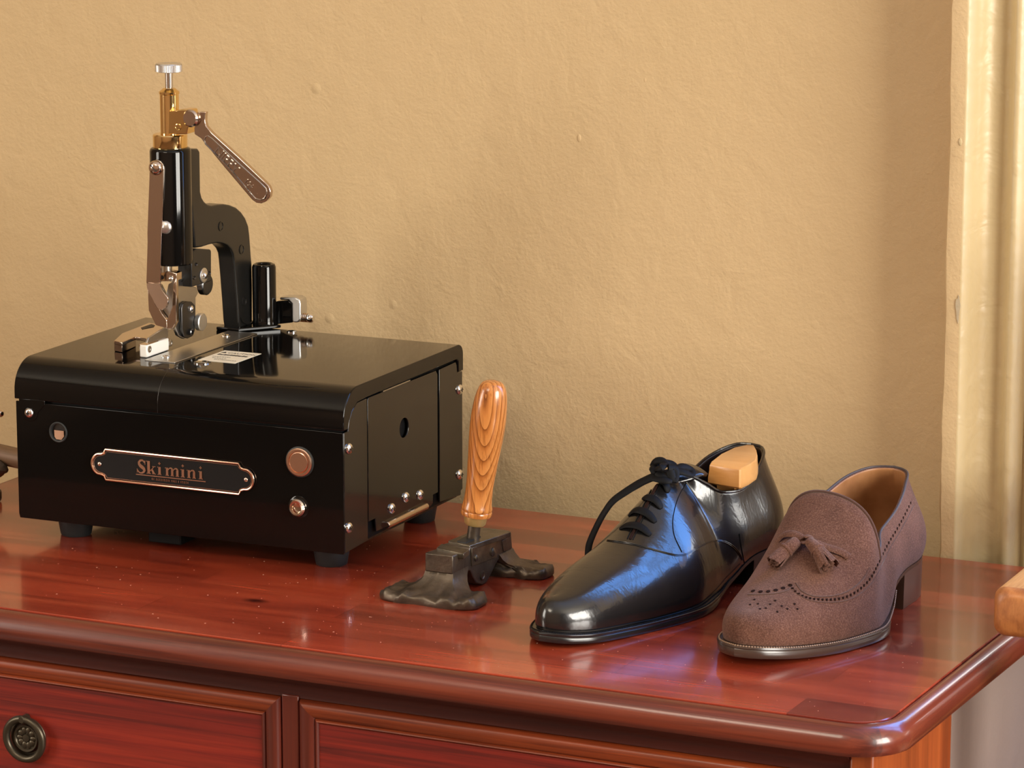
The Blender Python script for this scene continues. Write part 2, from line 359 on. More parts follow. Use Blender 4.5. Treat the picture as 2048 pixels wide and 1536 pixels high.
def plate_holes(outer, holes, place, t):
    """flat plate with through holes; 2-D loops -> table coordinates by place(u, v, depth)"""
    bmh = bmesh.new(); es = []
    for lp in [outer]+holes:
        vs = [bmh.verts.new((p[0], p[1], 0)) for p in lp]
        es += [bmh.edges.new((vs[i], vs[(i+1) % len(vs)])) for i in range(len(vs))]
    bmesh.ops.triangle_fill(bmh, use_beauty=True, edges=es)
    r = bmesh.ops.extrude_face_region(bmh, geom=bmh.faces[:])
    for g in r['geom']:
        if isinstance(g, bmesh.types.BMVert): g.co.z = t
    bmh.verts.index_update()
    mb = MB(); mb.add([place(*v.co) for v in bmh.verts], [tuple(v.index for v in f.verts) for f in bmh.faces]); bmh.free()
    return mb
def circ(cx, cy, r, n=28): return [(cx+r*math.cos(2*math.pi*i/n), cy+r*math.sin(2*math.pi*i/n)) for i in range(n)]

# ------------------------------------------------------------------ the room
R_ = ROOM
def struct(name, mb, m, **kw): return setp(obj(name, mb, m, loc=(0, 0, 0), **kw), kind='structure')
zf, zc = R_['z0']-H, R_['z1']-H
struct('floor', MB().box(R_['x0'], R_['x1'], R_['y0'], R_['y1'], zf-.05, zf), 'floor')
struct('ceiling', MB().box(R_['x0'], R_['x1'], R_['y0'], R_['y1'], zc, zc+.05), 'ceiling')
def wall_opening(axis, c0, c1, a0, a1, op):
    mb = MB(); u0, u1, w0, w1 = op[0], op[1], op[2]-H, op[3]-H
    for p0, p1, q0, q1 in ((a0, u0, zf, zc), (u1, a1, zf, zc), (u0, u1, zf, w0), (u0, u1, w1, zc)):
        mb.box(p0, p1, c0, c1, q0, q1) if axis == 'X' else mb.box(c0, c1, p0, p1, q0, q1)
    return mb
def window_frame(axis, c, op):
    mb = MB(); u0, u1, w0, w1 = op[0], op[1], op[2]-H, op[3]-H; t = .045; um = (u0+u1)/2
    for p0, p1, q0, q1 in ((u0, u0+t, w0, w1), (u1-t, u1, w0, w1), (u0, u1, w0, w0+t), (u0, u1, w1-t, w1), (um-.02, um+.02, w0, w1), (u0, u1, w0+.95, w0+.98)):
        mb.box(p0, p1, c, c+.045, q0, q1) if axis == 'X' else mb.box(c, c+.045, p0, p1, q0, q1)
    return mb
mb = wall_opening('X', R_['y1'], R_['y1']+.20, R_['x0']-.2, R_['x1']+.2, WIN1)
for px, py, s_ in [(459, 117, .0016), (1158, 276, .0030), (1432, 508, .0012), (1150, 262, .0015), (1290, 160, .002)]:   # plaster bumps
    p = ony(px, py, WALL_Y); mb.sphere((p[0], p[1]+.0004, p[2]), s_, 7, (.8, .35, 1.3))
struct('wall_back', mb, 'wall')
struct('wall_left', wall_opening('Y', R_['x0']-.2, R_['x0'], R_['y0'], R_['y1'], FILL_WIN), 'far_wall')
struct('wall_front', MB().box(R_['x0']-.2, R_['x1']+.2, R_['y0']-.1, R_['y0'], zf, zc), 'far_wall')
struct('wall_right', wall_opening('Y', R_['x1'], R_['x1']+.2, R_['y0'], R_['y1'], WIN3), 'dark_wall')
struct('window_1', window_frame('X', WALL_Y+.09, WIN1), 'glass'); struct('fill_window', window_frame('Y', R_['x0']-.11, FILL_WIN), 'glass'); struct('window_3', window_frame('Y', R_['x1']+.05, WIN3), 'glass')  # the left-wall frame belongs to the added fill

# architrave of the doorway in the back wall: profile extruded upward
tx = float(ony(1888, 560, WALL_Y-.055)[0]); TXS = float(ony(2035, 560, WALL_Y-.034)[0]-tx)/.066
prof = [(0, 0), (-.001, -.036), (.002, -.040), (.0165, -.041), (.0185, -.0405), (.0215, -.037), (.0235, -.0325), (.026, -.031), (.028, -.0285),
        (.031, -.026), (.036, -.0235), (.043, -.022), (.050, -.0225), (.0555, -.0245), (.058, -.028), (.0605, -.0295), (.064, -.0295), (.0668, -.0275), (.068, -.022),
        (.0685, -.014), (.071, -.012), (.0735, -.012), (.075, -.015), (.079, -.016), (.082, -.010), (.082, 0)]
random.seed(3); nz = 150; rr = []
for k in range(nz+1):
    z = zf + (zc-zf)*k/nz
    jig = [0.0006*math.sin(z*37+1)+0.0005*math.sin(z*91+.4)+random.uniform(-.0006, .0006) if i in (1, 2) else random.uniform(-.00012, .00012) for i in range(len(prof))]
    rr.append([(tx+p[0]*TXS+jig[i], WALL_Y+p[1]*1.35, z) for i, p in enumerate(prof)])
mb = MB().rings(rr, True, True)
for k in range(nz):
    for i in range(3): mb.mi[k*len(prof)+i] = 1
for k in range(7):                       # lumps of old paint on the outer band
    z = random.uniform(-.02, 1.0); s_ = random.uniform(.0010, .0018)
    mb.sphere((tx+random.uniform(.003, .015), WALL_Y-.0550, z), s_, 6, (1, .35, random.uniform(.8, 2.2)))
struct('trim_1', mb, ['trim', 'wall'], angle=50)
# chipped spot of the trim
zz = float(ony(1912, 618, WALL_Y-.055)[2]); mb = MB()
pl = [(tx+.0130+.0018*math.cos(a)*(1+.35*math.sin(3*a)), WALL_Y-.0557, zz+.011*math.sin(a)*(1+.2*math.cos(5*a))) for a in np.linspace(0, 2*math.pi, 22)[:-1]]
mb.prism(pl, (0, .001, 0)); ch = obj('paint_chip', mb, 'chip', loc=(0, 0, 0)); ch.name = 'trim_2'; setp(ch, kind='structure')
# unseen dark panel under the window, added to darken the oxford's reflections
struct('reflected_panel', MB().box(0.395, R_['x1'], WALL_Y-.025, WALL_Y, zf, WIN1[2]-H-.004), 'reflect_dark')
# ------------------------------------------------------------------ the dresser
dr = thing('dresser', (-0.137, 0.1, -H), 'mahogany-stained chest of drawers carrying the machine, tool and shoes', 'dresser')
GX0, GX1, GY0, GY1 = -0.640, 0.3565, -0.1305, BACK_Y
def rrect(off, n=9, rad=.030):
    r_ = rad+off; P = []
    for cx, cy, a0 in ((GX1-rad, GY0+rad, -90), (GX1+off, GY1, None), (GX0-off, GY1, None), (GX0+rad, GY0+rad, 180)):
        if a0 is None: P.append((cx, cy)); continue
        for k in range(n): a = math.radians(a0+90*k/(n-1)); P.append((cx+r_*math.cos(a), cy+r_*math.sin(a)))
    return P
obj('tabletop', MB().rings([[(x, y, z) for x, y in rrect(o)] for o, z in ((-.0014, -.02), (-.0014, -.0006), (-.0020, 0))]), 'top', dr, angle=30)
pr = [(-.004, -.0185), (-.0012, -.0020), (0, -.0010), (.0030, -.0012), (.0075, -.0030), (.0110, -.0064), (.0132, -.0105), (.0140, -.0150), (.0136, -.0195), (.0120, -.0226), (.004, -.0228)]
mb = MB().rings([[(x, y, z) for x, y in rrect(o)] for o, z in pr]); n_ = 20
for k, q in enumerate(mb.f[:-2]):
    if (k % n_) in (4, 5, 6, 7, 8, 10, 11, 12, 13, 14, 15): mb.mi[k] = 1          # grain follows the side of the top
obj('edge_moulding', mb, ['mould', 'mould_side'], dr, angle=45)
YF = -0.119
BXR = 0.3465; BXL = -0.634; YP = float(onx(1903, 1490, BXR)[1])
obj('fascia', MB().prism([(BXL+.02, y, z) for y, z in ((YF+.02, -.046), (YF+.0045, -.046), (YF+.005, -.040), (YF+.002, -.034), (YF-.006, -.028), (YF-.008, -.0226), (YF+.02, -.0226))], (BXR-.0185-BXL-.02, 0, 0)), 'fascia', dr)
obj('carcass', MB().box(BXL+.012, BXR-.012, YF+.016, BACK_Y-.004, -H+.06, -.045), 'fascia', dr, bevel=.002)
ob = obj('side_panel', MB().box(BXR-.012, BXR-.001, YP-.005, BACK_Y-.006, -H+.06, -.0226), 'dado', dr, bevel=.001, label='greyish side panel of the dresser')
for xa_, xb_ in ((BXR-.0185, BXR), (BXL, BXL+.0185)):
    obj('corner_post', MB().box(xa_, xb_, YF, YP, -H, -.0228), 'post', dr, bevel=.002)
    mb = MB()
    for k, dx in enumerate((.0, .0045, .009)):
        mb.cyl((xb_-.004-dx if xb_ > 0 else xa_+.004+dx, YF+.0006, -H+.05), (xb_-.004-dx if xb_ > 0 else xa_+.004+dx, YF+.0006, -.047), .0021, n=10)
    obj('reeding', mb, 'stile', dr)
ZT, ZBm = -.0468, -.176
def drawer(x0, x1, zt, zb, cx=None, nm='drawer'):
    fw = .0175; yf = YF
    inner = MB().box(x0+fw-.002, x1-fw+.002, yf+.0035, yf+.02, zb+fw-.002, zt-fw+.002)
    d_ = obj(nm, inner, 'drawer', dr, bevel=.0006)
    # mitred frame: convex bevel section swept round
    sec = [(0, .018), (0, .0045), (.0012, .0012), (.004, 0), (.0085, .0004), (.0125, .0022), (.0138, .0040), (.0142, .0026), (.0158, .0018), (.0172, .0030), (.0175, .018)]
    for side in range(4):
        mb = MB(); R = []
        for o, dp in sec:
            if side == 0: R.append([(x0+o, yf+dp, zt-o), (x1-o, yf+dp, zt-o)])
            if side == 1: R.append([(x0+o, yf+dp, zb+o), (x1-o, yf+dp, zb+o)])
            if side == 2: R.append([(x0+o, yf+dp, zb+o), (x0+o, yf+dp, zt-o)])
            if side == 3: R.append([(x1-o, yf+dp, zb+o), (x1-o, yf+dp, zt-o)])
        mb.rings(R, False, False)
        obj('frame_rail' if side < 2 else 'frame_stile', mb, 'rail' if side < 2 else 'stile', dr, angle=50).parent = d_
    # ring pull
    cx = cx or (x0+x1)/2; cz = (zt+zb)/2; yb = yf+.0035
    mb = MB().lathe([(.0001, .0042), (.003, .0040), (.0036, .0030), (.0050, .0026), (.0090, .0030), (.0098, .0042), (.0112, .0044), (.0120, .0026), (.0128, .0014), (.0160, .0012), (.0168, .0006), (.0170, 0)], (cx, yb, cz), (0, -1, 0), 40)
    for k in range(10):
        a = 2*math.pi*k/10
        mb.sphere((cx+.0064*math.cos(a), yb-.0030, cz+.0064*math.sin(a)), .0022, 6, (1+.5*abs(math.cos(a)), .5, 1+.5*abs(math.sin(a))))
    pl_ = obj('ring_pull', mb, 'bronze', dr); pl_.parent = d_
    zr = cz+.0170
    mb = MB().tube([(cx+.0172*math.sin(a), yb-.0060-.001*math.cos(a), zr-.0170+.0172*math.cos(a)) for a in np.linspace(0, 2*math.pi, 41)[:-1]], .0031, 10, closed=True, up=(0, 1, 0))
    mb.cyl((cx, yb, zr), (cx, yb-.010, zr), .0032, n=16, ch=.0008)
    obj('ring', mb, 'bronze', dr).parent = d_
SX0, SX1 = -.1456, -.1288
drawer(BXL+.0205, SX0, ZT, ZBm, -.3818); drawer(SX1, BXR-.0205, ZT, ZBm)
obj('divider', MB().box(SX0+.001, SX1-.001, YF+.003, YF+.02, ZBm-.01, -.044), 'stile', dr, bevel=.001)
obj('front_panel', MB().box(BXL+.024, BXR-.024, YF+.004, YF+.018, -H+.06, ZBm-.002), 'drawer', dr, bevel=.001)
# crumbs and dust on the top: loose wood dust
random.seed(5); mb = MB()
for k in range(300):
    x = random.uniform(-.45, .34); y = random.uniform(-.125, .20); s_ = random.choice((.00018, .0002, .00025, .0003, .00045))
    mb.box(x-s_*random.uniform(.6, 1.6), x+s_, y-s_, y+s_*random.uniform(.6, 1.6), 0, s_*.6)
dust = obj('dust', mb, 'welt_thread', loc=(0, 0, 0), smooth=False)
setp(dust, 'pale dust specks scattered over the red wooden dresser top', 'dust', kind='stuff')

# ------------------------------------------------------------------ the leather skiving machine
mc = thing('skiving_machine', B(.16, .115, 0), 'black leather skiving machine with tall brass-topped presser column, standing on the dresser', 'machine')
W_, D_, ZB, ZT2 = .3183, .2315, .0178, .157
def bp(mb, x0, x1, y0, y1, z0, z1, mi=0): return mb.box(x0, x1, y0, y1, z0, z1, B, mi)
def prof_x(path, x0, x1, mb=None, mi=0):
    return (mb or MB()).prism([B(x0, y, z) for y, z in path], B(x1, 0, 0)-B(x0, 0, 0), mi)
# cover: bent sheet with front lip, flat top and rear bend
outer = [(-.0008, .1235), (-.0008, .131)]+[(-.0008+.027*(1-math.cos(a)), .131+.026*math.sin(a)) for a in np.linspace(0.12, math.pi/2, 12)] \
      + [(.2225+.009*math.sin(a), .148+.009*math.cos(a)) for a in np.linspace(0, math.pi/2, 7)]+[(.2315, .1325)]
inner = [(.2215, .1325), (.2210, .1425), (.2180, .1448), (.0420, .1440), (.0250, .1430), (.0145, .1370), (.0098, .1290), (.0080, .1235)]
obj('top_cover', prof_x(outer+inner, -.0006, W_+.0006), 'black', mc, bevel=.0009, angle=30)
mb = MB(); bp(mb, .1418, .1422, -.00095, -.0007, .1236, .133); sp = [(y-.0001, z+.00015) for y, z in outer[1:14]]
for i in range(len(sp)-1):
    mb.add([B(.1419, *sp[i]), B(.1424, *sp[i]), B(.1424, *sp[i+1]), B(.1419, *sp[i+1])], [(0, 1, 2, 3)])
bp(mb, .1419, .1424, .026, .0445, .15705, .15718); obj('cover_seam', mb, 'dark_steel', mc)
mb = MB(); bp(mb, .004, W_-.004, .004, D_-.003, ZB+.002, .1425); obj('inner_chassis', mb, 'black_core', mc)
# front panel with the socket hole at the upper left
fp = plate_holes([(.0004, ZB+.004), (.0014, ZB), (W_-.0012, ZB), (W_-.0002, ZB+.002), (W_-.0002, .1215), (.0004, .1215)], [circ(.0427, .0975, .0086)], lambda u, v, d: B(u, -d+.0022, v), .0022)
obj('front_panel', fp, 'black', mc, bevel=.0004, angle=30)
mb = MB().lathe([(.0091, 0), (.0091, .0008), (.0084, .0013), (.0074, .0008), (.0070, -.003)], B(.0427, 0, .0975), -EY, 30, cap=False); obj('socket_rim', mb, 'rubber', mc)
mb = MB().cyl(B(.0427, .0028, .0975), B(.0427, .0018, .0975), .0084); obj('socket_face', mb, 'dark_steel', mc)
mb = MB().prism([B(.0412+p[0], .0010, .0960+p[1]) for p in [(-.0030, .0028), (.0064, .0028), (.0066, -.002), (.0040, -.0052), (-.0012, -.0050), (-.0028, -.003)]], -EY*.0006)
obj('hole_view_patch', mb, 'hole_view', mc)  # tan patch standing in for the view through the open hole
# tab of the cover around the upper left screw
mb = MB().prism([B(.0145+.0078*math.cos(a), -.0008, .1125-.0078*abs(math.sin(a))) for a in np.linspace(math.pi, 0, 14)]+[B(.030, -.0008, .1205), B(.030, -.0008, .124), B(.004, -.0008, .124), B(.004, -.0008, .120)], EY*.0012)
obj('cover_tab', mb, 'black', mc, bevel=.0003)
# right side: front strip, hatch, rear strip
sx = lambda t: (lambda u, v, d: B(W_-t+d, u, v))
obj('side_strip', prof_x([(.0012, ZB+.001), (.0436, ZB+.0025), (.0436, .1428), (.0262, .1425), (.0160, .1372), (.0105, .1290), (.0085, .1215), (.0012, .1215)], W_-.002, W_), 'black_sheet', mc, bevel=.0004)
hat = [(.0450, .0362), (.0575, .0362), (.0590, .0245), (.1640, .0235), (.1695, .0250), (.1700, .0325), (.1800, .0325), (.1800, .1385), (.1770, .1420), (.0460, .1428), (.0450, .1410)]
obj('side_hatch', plate_holes(hat, [circ(.1137, .1037, .0086)], sx(.0016), .0016), 'black_sheet', mc, bevel=.0004)
obj('side_strip', prof_x([(.1836, .0230), (.2255, .0200), (.2268, .0205), (.2268, .0240), (.2305, .0250), (.2305, .1320), (.2200, .1322), (.2190, .1395), (.2170, .1425), (.1836, .1418)], W_-.002, W_), 'black_sheet', mc, bevel=.0004)
mb = MB(); bp(mb, W_-.012, W_-.0045, .0205, .2270, ZB, ZB+.003); obj('bottom_flange', mb, 'black', mc)
mb = MB(); bp(mb, W_-.006, W_-.0002, .0745, .1265, .1424, .1434); obj('gap_edge', mb, 'brushed', mc)  # bright edge of the sheet gap, put in as a thin metal strip
obj('hinge_rod', MB().cyl(B(W_+.0015, .0760, .0262), B(W_+.0015, .1530, .0262), .0030, ch=.0006), 'nickel', mc)
mb = MB(); bp(mb, W_-.003, W_+.0005, .0760, .1530, .0245, .0285); obj('hinge_leaf', mb, 'black_sheet', mc, bevel=.0004)
def screw(p, ax, r=.0047, m='chrome', name='screw', h=.0030):
    ax = np.array(ax, float); p = np.array(p, float)
    mb = MB().lathe([(r, 0), (r, .0005), (r*.94, h*.45), (r*.72, h*.78), (r*.40, h*.96), (.00005, h)], p, ax, 24)
    t = np.array([0, 0, 1.]) if abs(ax[2]) < .5 else np.array([1., 0, 0]); q = np.cross(ax, t); t = np.cross(q, ax)
    for a, b_ in ((t, q), (q, t)):
        c_ = p+ax*(h*.86); pts = [c_+a*r*.42*i+b_*r*.10*j for i, j in ((-1, -1), (1, -1), (1, 1), (-1, 1))]
        mb.prism(pts, ax*h*.22, 1)
    return obj(name, mb, [m, 'dark_steel'], mc)
for y, z in ((.0094, .1067), (.0080, .0393), (.2238, .1166), (.2234, .0396), (.0882, .0383), (.1155, .0422), (.1434, .0383)): screw(B(W_, y, z), EX)
screw(B(.0145, -.001, .1123), -EY, .0044)
mb = MB(); bp(mb, .118, .150, .020, .060, .0035, ZB+.003); obj('under_block', mb, 'black_core', mc, bevel=.001)  # plain black block under the chassis
for x, y in ((.0395, .030), (.2905, .030), (.0395, .200), (.2905, .200)):
    obj('rubber_foot', MB().lathe([(.0124, 0), (.0134, .0010), (.0160, .0158), (.0160, ZB+.003)], B(x, y, 0), n=40), 'rubber', mc)
# nameplate
def npo(k):
    e = k; P = []
    x0, x1, z0, z1, zc_ = .0905-e*.6, .2200+e*.6, .0608-e, .0868+e, .0738
    def end(xc, sg):
        Q = [(x1 if sg > 0 else x0, z1)]
        Q += [(xc-sg*.0008+sg*e*.6, .0836+e*.5), (xc+sg*(.0016+e), .0826+e*.5)]
        Q += [(xc+sg*(.0028+(.0084+e)*math.cos(a)), zc_+(.0088+e)*math.sin(a)) for a in np.linspace(1.25, -1.25, 13)]
        Q += [(xc+sg*(.0016+e), .0650-e*.5), (xc-sg*.0008+sg*e*.6, .0640-e*.5), (x1 if sg > 0 else x0, z0)]
        return Q
    return end(.2225, 1)+end(.0880, -1)[::-1]
mb = MB().prism([B(x, -.0018, z) for x, z in npo(0)], EY*.0020); pl_ = obj('nameplate', mb, 'plate_black', mc, bevel=.0003)
mb = MB().tube([B(x, -.0019, z) for x, z in npo(.0002)], .0010, 8, closed=True, up=-EY)
obj('plate_rim', mb, 'copper', pl_, label='copper-coloured raised rim')
mb = MB().tube([B(x, -.0017, z) for x, z in npo(-.0016)], .0003, 6, closed=True, up=-EY); obj('inner_line', mb, 'copper', pl_)
for x in (.0842, .2268): obj('rivet', MB().sphere(B(x, -.0020, .0738), .0020, 8, (1, .6, 1)), 'nickel', pl_)
# lettering "Ski mini", slab-serif capitals built from strokes
mb = MB(); yt = -.0020; dv = -EY*.0006
def stroke(pts): mb.prism([B(x, yt, z) for x, z in pts], dv)
def rect(x0, x1, z0, z1): stroke([(x0, z0), (x1, z0), (x1, z1), (x0, z1)])
bz0, xh, ch_ = .0700, .0070, .0112
def ribbon(pts, ws):
    P = catmull(pts, 18); k = len(P); Lf = []; Rt = []
    for i in range(k):
        t = P[min(i+1, k-1)]-P[max(i-1, 0)]; t /= np.linalg.norm(t); nn = np.array([-t[1], t[0]]); w2 = np.interp(i/(k-1), np.linspace(0, 1, len(ws)), ws)/2
        Lf.append(P[i]+nn*w2); Rt.append(P[i]-nn*w2)
    for i in range(k-1): stroke([Lf[i], Lf[i+1], Rt[i+1], Rt[i]])
x = .1215
ribbon([(x+.0078, bz0+.0090), (x+.0062, bz0+.0110), (x+.0036, bz0+.0108), (x+.0020, bz0+.0085), (x+.0038, bz0+.0060), (x+.0064, bz0+.0044), (x+.0074, bz0+.0022), (x+.0050, bz0+.0002), (x+.0022, bz0+.0004), (x+.0004, bz0+.0026)], [.0010, .0016, .0018, .0024, .0032, .0030, .0022, .0014, .0010, .0010])
rect(x+.0078, x+.0084, bz0+.0075, bz0+.0112); rect(x, x+.0006, bz0, bz0+.0034)
x = .1318
rect(x, x+.0026, bz0, bz0+ch_); rect(x-.0008, x+.0034, bz0, bz0+.0006); rect(x-.0010, x+.0010, bz0+ch_-.0007, bz0+ch_)
stroke([(x+.0026, bz0+.0030), (x+.0060, bz0+xh-.0004), (x+.0070, bz0+xh-.0004), (x+.0030, bz0+.0022)]); stroke([(x+.0036, bz0+.0042), (x+.0052, bz0+.0046), (x+.0078, bz0), (x+.0052, bz0)])
rect(x+.0048, x+.0082, bz0+xh-.0006, bz0+xh); rect(x+.0046, x+.0084, bz0, bz0+.0006)
def let_i(x):
    rect(x, x+.0024, bz0, bz0+xh); rect(x-.0008, x+.0032, bz0, bz0+.0006); rect(x-.0010, x+.0010, bz0+xh-.0006, bz0+xh)
    rect(x+.0008, x+.0016, bz0+.0088, bz0+.0112); rect(x, x+.0024, bz0+.0096, bz0+.0104)
def let_n(x, legs):
    for k in range(legs+1):
        xx = x+k*.0050; rect(xx, xx+.0022, bz0, bz0+(xh if k == 0 else xh-.0012)); rect(xx-.0006, xx+.0028, bz0, bz0+.0006)
        if k: ribbon([(xx-.0030, bz0+.0052), (xx-.0012, bz0+.0068), (xx+.0006, bz0+.0066), (xx+.0012, bz0+.0052)], [.0008, .0010, .0014, .0020])
    rect(x-.0010, x+.0010, bz0+xh-.0006, bz0+xh)
let_i(.1425); let_n(.1500, 2); let_i(.1652); let_n(.1712, 1); let_i(.1825)
rect(.1205, .1885, bz0-.0020, bz0-.0012)
obj('lettering', mb, 'copper', pl_, smooth=False, label='copper lettering Ski mini')
mb = MB(); random.seed(2); x = .1360          # tiny illegible line of text below
while x < .1720:
    w2 = random.uniform(.0006, .0014)
    for z in (bz0-.0038, bz0-.0050): mb.prism([B(x, yt, z), B(x+w2*.8, yt, z), B(x+w2*.8, yt, z+.0004), B(x, yt, z+.0004)], dv)
    mb.prism([B(x, yt, bz0-.0050), B(x+.0003, yt, bz0-.0050), B(x+.0003, yt, bz0-.0034), B(x, yt, bz0-.0034)], dv); x += w2+.0005+(random.random() < .15)*.001
obj('small_print', mb, 'copper', pl_, smooth=False)
# push button and jack
bt = B(.2774, 0, .0935)
mb = MB().lathe([(.0132, 0), (.0132, .0006), (.0122, .0012)], bt, -EY, 40); obj('button_gasket', mb, 'rubber', mc)
mb = MB().lathe([(.0122, .0008), (.0120, .0022), (.0112, .0028), (.0094, .0028), (.0091, .0020), (.0089, .0018)], bt, -EY, 44, cap=False); k_ = obj('push_button', mb, 'copper', mc, angle=20)
obj('button_cap', MB().lathe([(.0089, .0014), (.0087, .0026), (.0082, .0029), (.0001, .0029)], bt, -EY, 44), 'copper', k_, angle=18)
jk = B(.2760, 0, .0547)
mb = MB().lathe([(.0096, 0), (.0096, .0006), (.0088, .0010)], jk, -EY, 36); obj('jack_washer', mb, 'black', mc)
mb = MB().lathe([(.0078, .0006), (.0074, .0040), (.0062, .0052), (.0046, .0050), (.0040, .0036), (.0036, .0012), (.0001, .0010)], jk, -EY, 36); obj('power_jack', mb, 'nickel', mc)

# ---- parts on the top of the box
def bprism(pts, plane, c, vec, conv=None, mb=None, mi=0):
    f = {'x': bx, 'y': by, 'z': bz}[plane]; P = [f(*(conv(*p) if conv else p), c) for p in pts]
    return (mb or MB()).prism([B(*p) for p in P], B(*vec)-B(0, 0, 0), mi)
T = ZT2
mb = MB(); bp(mb, .1030, .1330, .0455, .1930, T, T+.0010); obj('bed_plate', mb, 'brushed', mc, bevel=.0003)
for x, y in ((.1135, .064), (.1135, .170)):
    obj('plate_screw', MB().lathe([(.0042, 0), (.0042, .0006), (.0030, .0009), (.0024, .0004), (.0001, .0003)], B(x, y, T+.0010), n=24), 'chrome', mc)
obj('plate_screw', MB().lathe([(.0075, 0), (.0075, .0008), (.0060, .0012), (.0046, .0004), (.0001, .0003)], B(.1535, .0570, T), n=30), 'chrome', mc)
mb = MB(); bp(mb, .1435, .1800, .0665, .1140, T, T+.00025); lb = obj('caution_label', mb, 'label', mc, label='white caution sticker with black print')
pl = lambda x0, y0: (lambda u, v, d: B(x0+u, y0+v, T+.0003+d))
mb = text_mb('CAUTION', .0062, pl(.1520, .1030), .0001); obj('print', mb, 'ink', lb, smooth=False)
mb = MB().prism([B(.1455, .1030, T+.0003), B(.1510, .1030, T+.0003), B(.14825, .1085, T+.0003)], (0, 0, .0001))
for r_, (y, xa, xb) in enumerate(((.0940, .1470, .1500), (.0940, .1530, .1740), (.0860, .1470, .1640), (.0800, .1500, .1620), (.0745, .1550, .1760))):
    x = xa
    while x < xb:
        w2 = random.uniform(.0008, .0020)*(1.5 if r_ < 2 else 1); mb.box(x, x+w2, y, y+(.0046 if r_ < 2 else .0016)*random.uniform(.5, 1), T+.0003, T+.0004, B); x += w2+.0007
obj('print', mb, 'ink', lb, smooth=False)
# casting: column, arm, post
AX, AY = .1010, .1000; XA = .1095
def zc_(px, py): return by(px, py, AY)[2]
zct = zc_(347, 295); zcb = zc_(352, 527)
mb = MB().lathe([(.0160, zct), (.0174, zct-.0010), (.0180, zct-.003), (.0180, zcb+.001), (.0172, zcb)], B(AX, AY, 0), n=56)
cs = obj('column', mb, 'black', mc)
arm = [c1(800, 812), c1(885, 808), c1(902, 830), c1(907, 1160), c1(918, 1205), c1(938, 1240), c1(965, 1264), c1(1000, 1275), c1(1050, 1268), c1(1100, 1262), c1(1150, 1270), c1(1200, 1290), c1(1243, 1328), c1(1275, 1375), c1(1300, 1440),
       c2(1228, 290), c2(1234, 370), c2(1240, 460), c2(1246, 520), c2(1250, 700), c2(1250, 985), c2(1310, 1010), c2(1338, 1040), c2(1150, 1078),
       c2(1138, 1000), c2(1128, 850), c2(1112, 640), c2(1100, 500), c2(1093, 445), c2(1075, 405), c2(1045, 372), c2(1005, 356), c2(960, 352), c2(900, 365), c2(840, 385), c2(780, 395)]
obj('arm', bprism(arm, 'x', XA, (-.0165, 0, 0)), 'black_cast', mc, bevel=.0016, seg=3, angle=32)
mb = MB().tube([B(XA+.0002, *bx(*c, XA)[1:]) for c in [c2(1150, 960), c2(1165, 995), c2(1200, 1012), c2(1260, 1005), c2(1322, 985)]], .0012, 8); obj('casting_rib', mb, 'black_cast', mc)
for p in ((990, 215), (1160, 405), (1180, 830)):
    q = bx(*c2(*p), XA); mb = MB().lathe([(.0044, -.0005), (.0043, .0006), (.0036, .0007), (.0034, .0001), (.0001, .0001)], B(*q), EX, 28); obj('casting_mark', mb, 'black_cast', mc)
mb = MB().prism([B(.0895, .1955, T), B(.1120, .1955, T), B(.1380, .2290, T), B(.0895, .2290, T)], (0, 0, .0030)); obj('foot_flange', mb, 'black', mc, bevel=.0008)
# head block under the column
hb = [c2(752, 430), c2(800, 398), c2(905, 405), c2(912, 420), c2(912, 660), c2(900, 668), c2(750, 714)]
obj('head_block', bprism(hb, 'x', .1130, (-.0140, 0, 0)), 'black_cast', mc, bevel=.0008)
q = bx(*c2(848, 618), .1130); sc_ = screw(B(*q), EX, .0036, 'chrome', 'pivot_screw', .0038)
obj('washer', MB().lathe([(.0068, -.0006), (.0068, .0006), (.0062, .0010), (.0036, .0010)], B(*q), EX, 30), 'alu', sc_)
for p, r_ in (((787, 528), .0016), ((773, 637), .0019), ((896, 598), .0016)):
    q = bx(*c2(*p), .1130); obj('block_pin', MB().lathe([(r_, 0), (r_*.9, .0007), (r_*.5, .0004), (.0001, -.0001)], B(*q), EX, 16), 'dark_steel', mc)
q = bx(*c2(862, 690), .0985); obj('adjusting_wheel', MB().cyl(B(q[0]-.004, *q[1:]), B(q[0]+.0030, q[1], q[2]), .0096, ch=.0010, n=44), 'dark_steel', mc)
# brass cap, knob and lever
z0, z1 = zc_(346, 296), zc_(346, 268)
obj('brass_collar', MB().lathe([(.0146, z0-.001), (.0150, z0), (.0150, z1-.0010), (.0142, z1), (.006, z1+.0002)], B(AX, AY, 0), n=52), 'brass', mc)
za, zb_ = z1, zc_(347.5, 180); rb = .0083
obj('brass_tube', MB().lathe([(rb, za-.001), (rb, zb_-.0040), (rb+.0006, zb_-.0034), (rb+.0007, zb_-.0016), (rb, zb_-.0010), (rb-.0012, zb_-.0002), (rb-.0030, zb_+.0014), (.0030, zb_+.0016)], B(AX, AY, 0), n=40), 'brass', mc)
zk0, zk1 = zc_(347, 143), zc_(347, 127)
obj('knob_stem', MB().lathe([(.0034, zb_), (.0034, zk0+.001)], B(AX, AY, 0), n=24), 'steel', mc)
mb = MB(); R = []
for r_, z in ((.0106, zk0-.0004), (.0116, zk0), (.0116, zk1-.0012), (.0106, zk1), (.0001, zk1)):
    R.append([B(AX+(r_-(.00028 if (i % 2 and 0.0112 < r_) else 0))*math.cos(2*math.pi*i/96), AY+(r_-(.00028 if (i % 2 and .0112 < r_) else 0))*math.sin(2*math.pi*i/96), z) for i in range(96)])
obj('thumb_knob', mb.rings(R), 'alu', mc, angle=25)
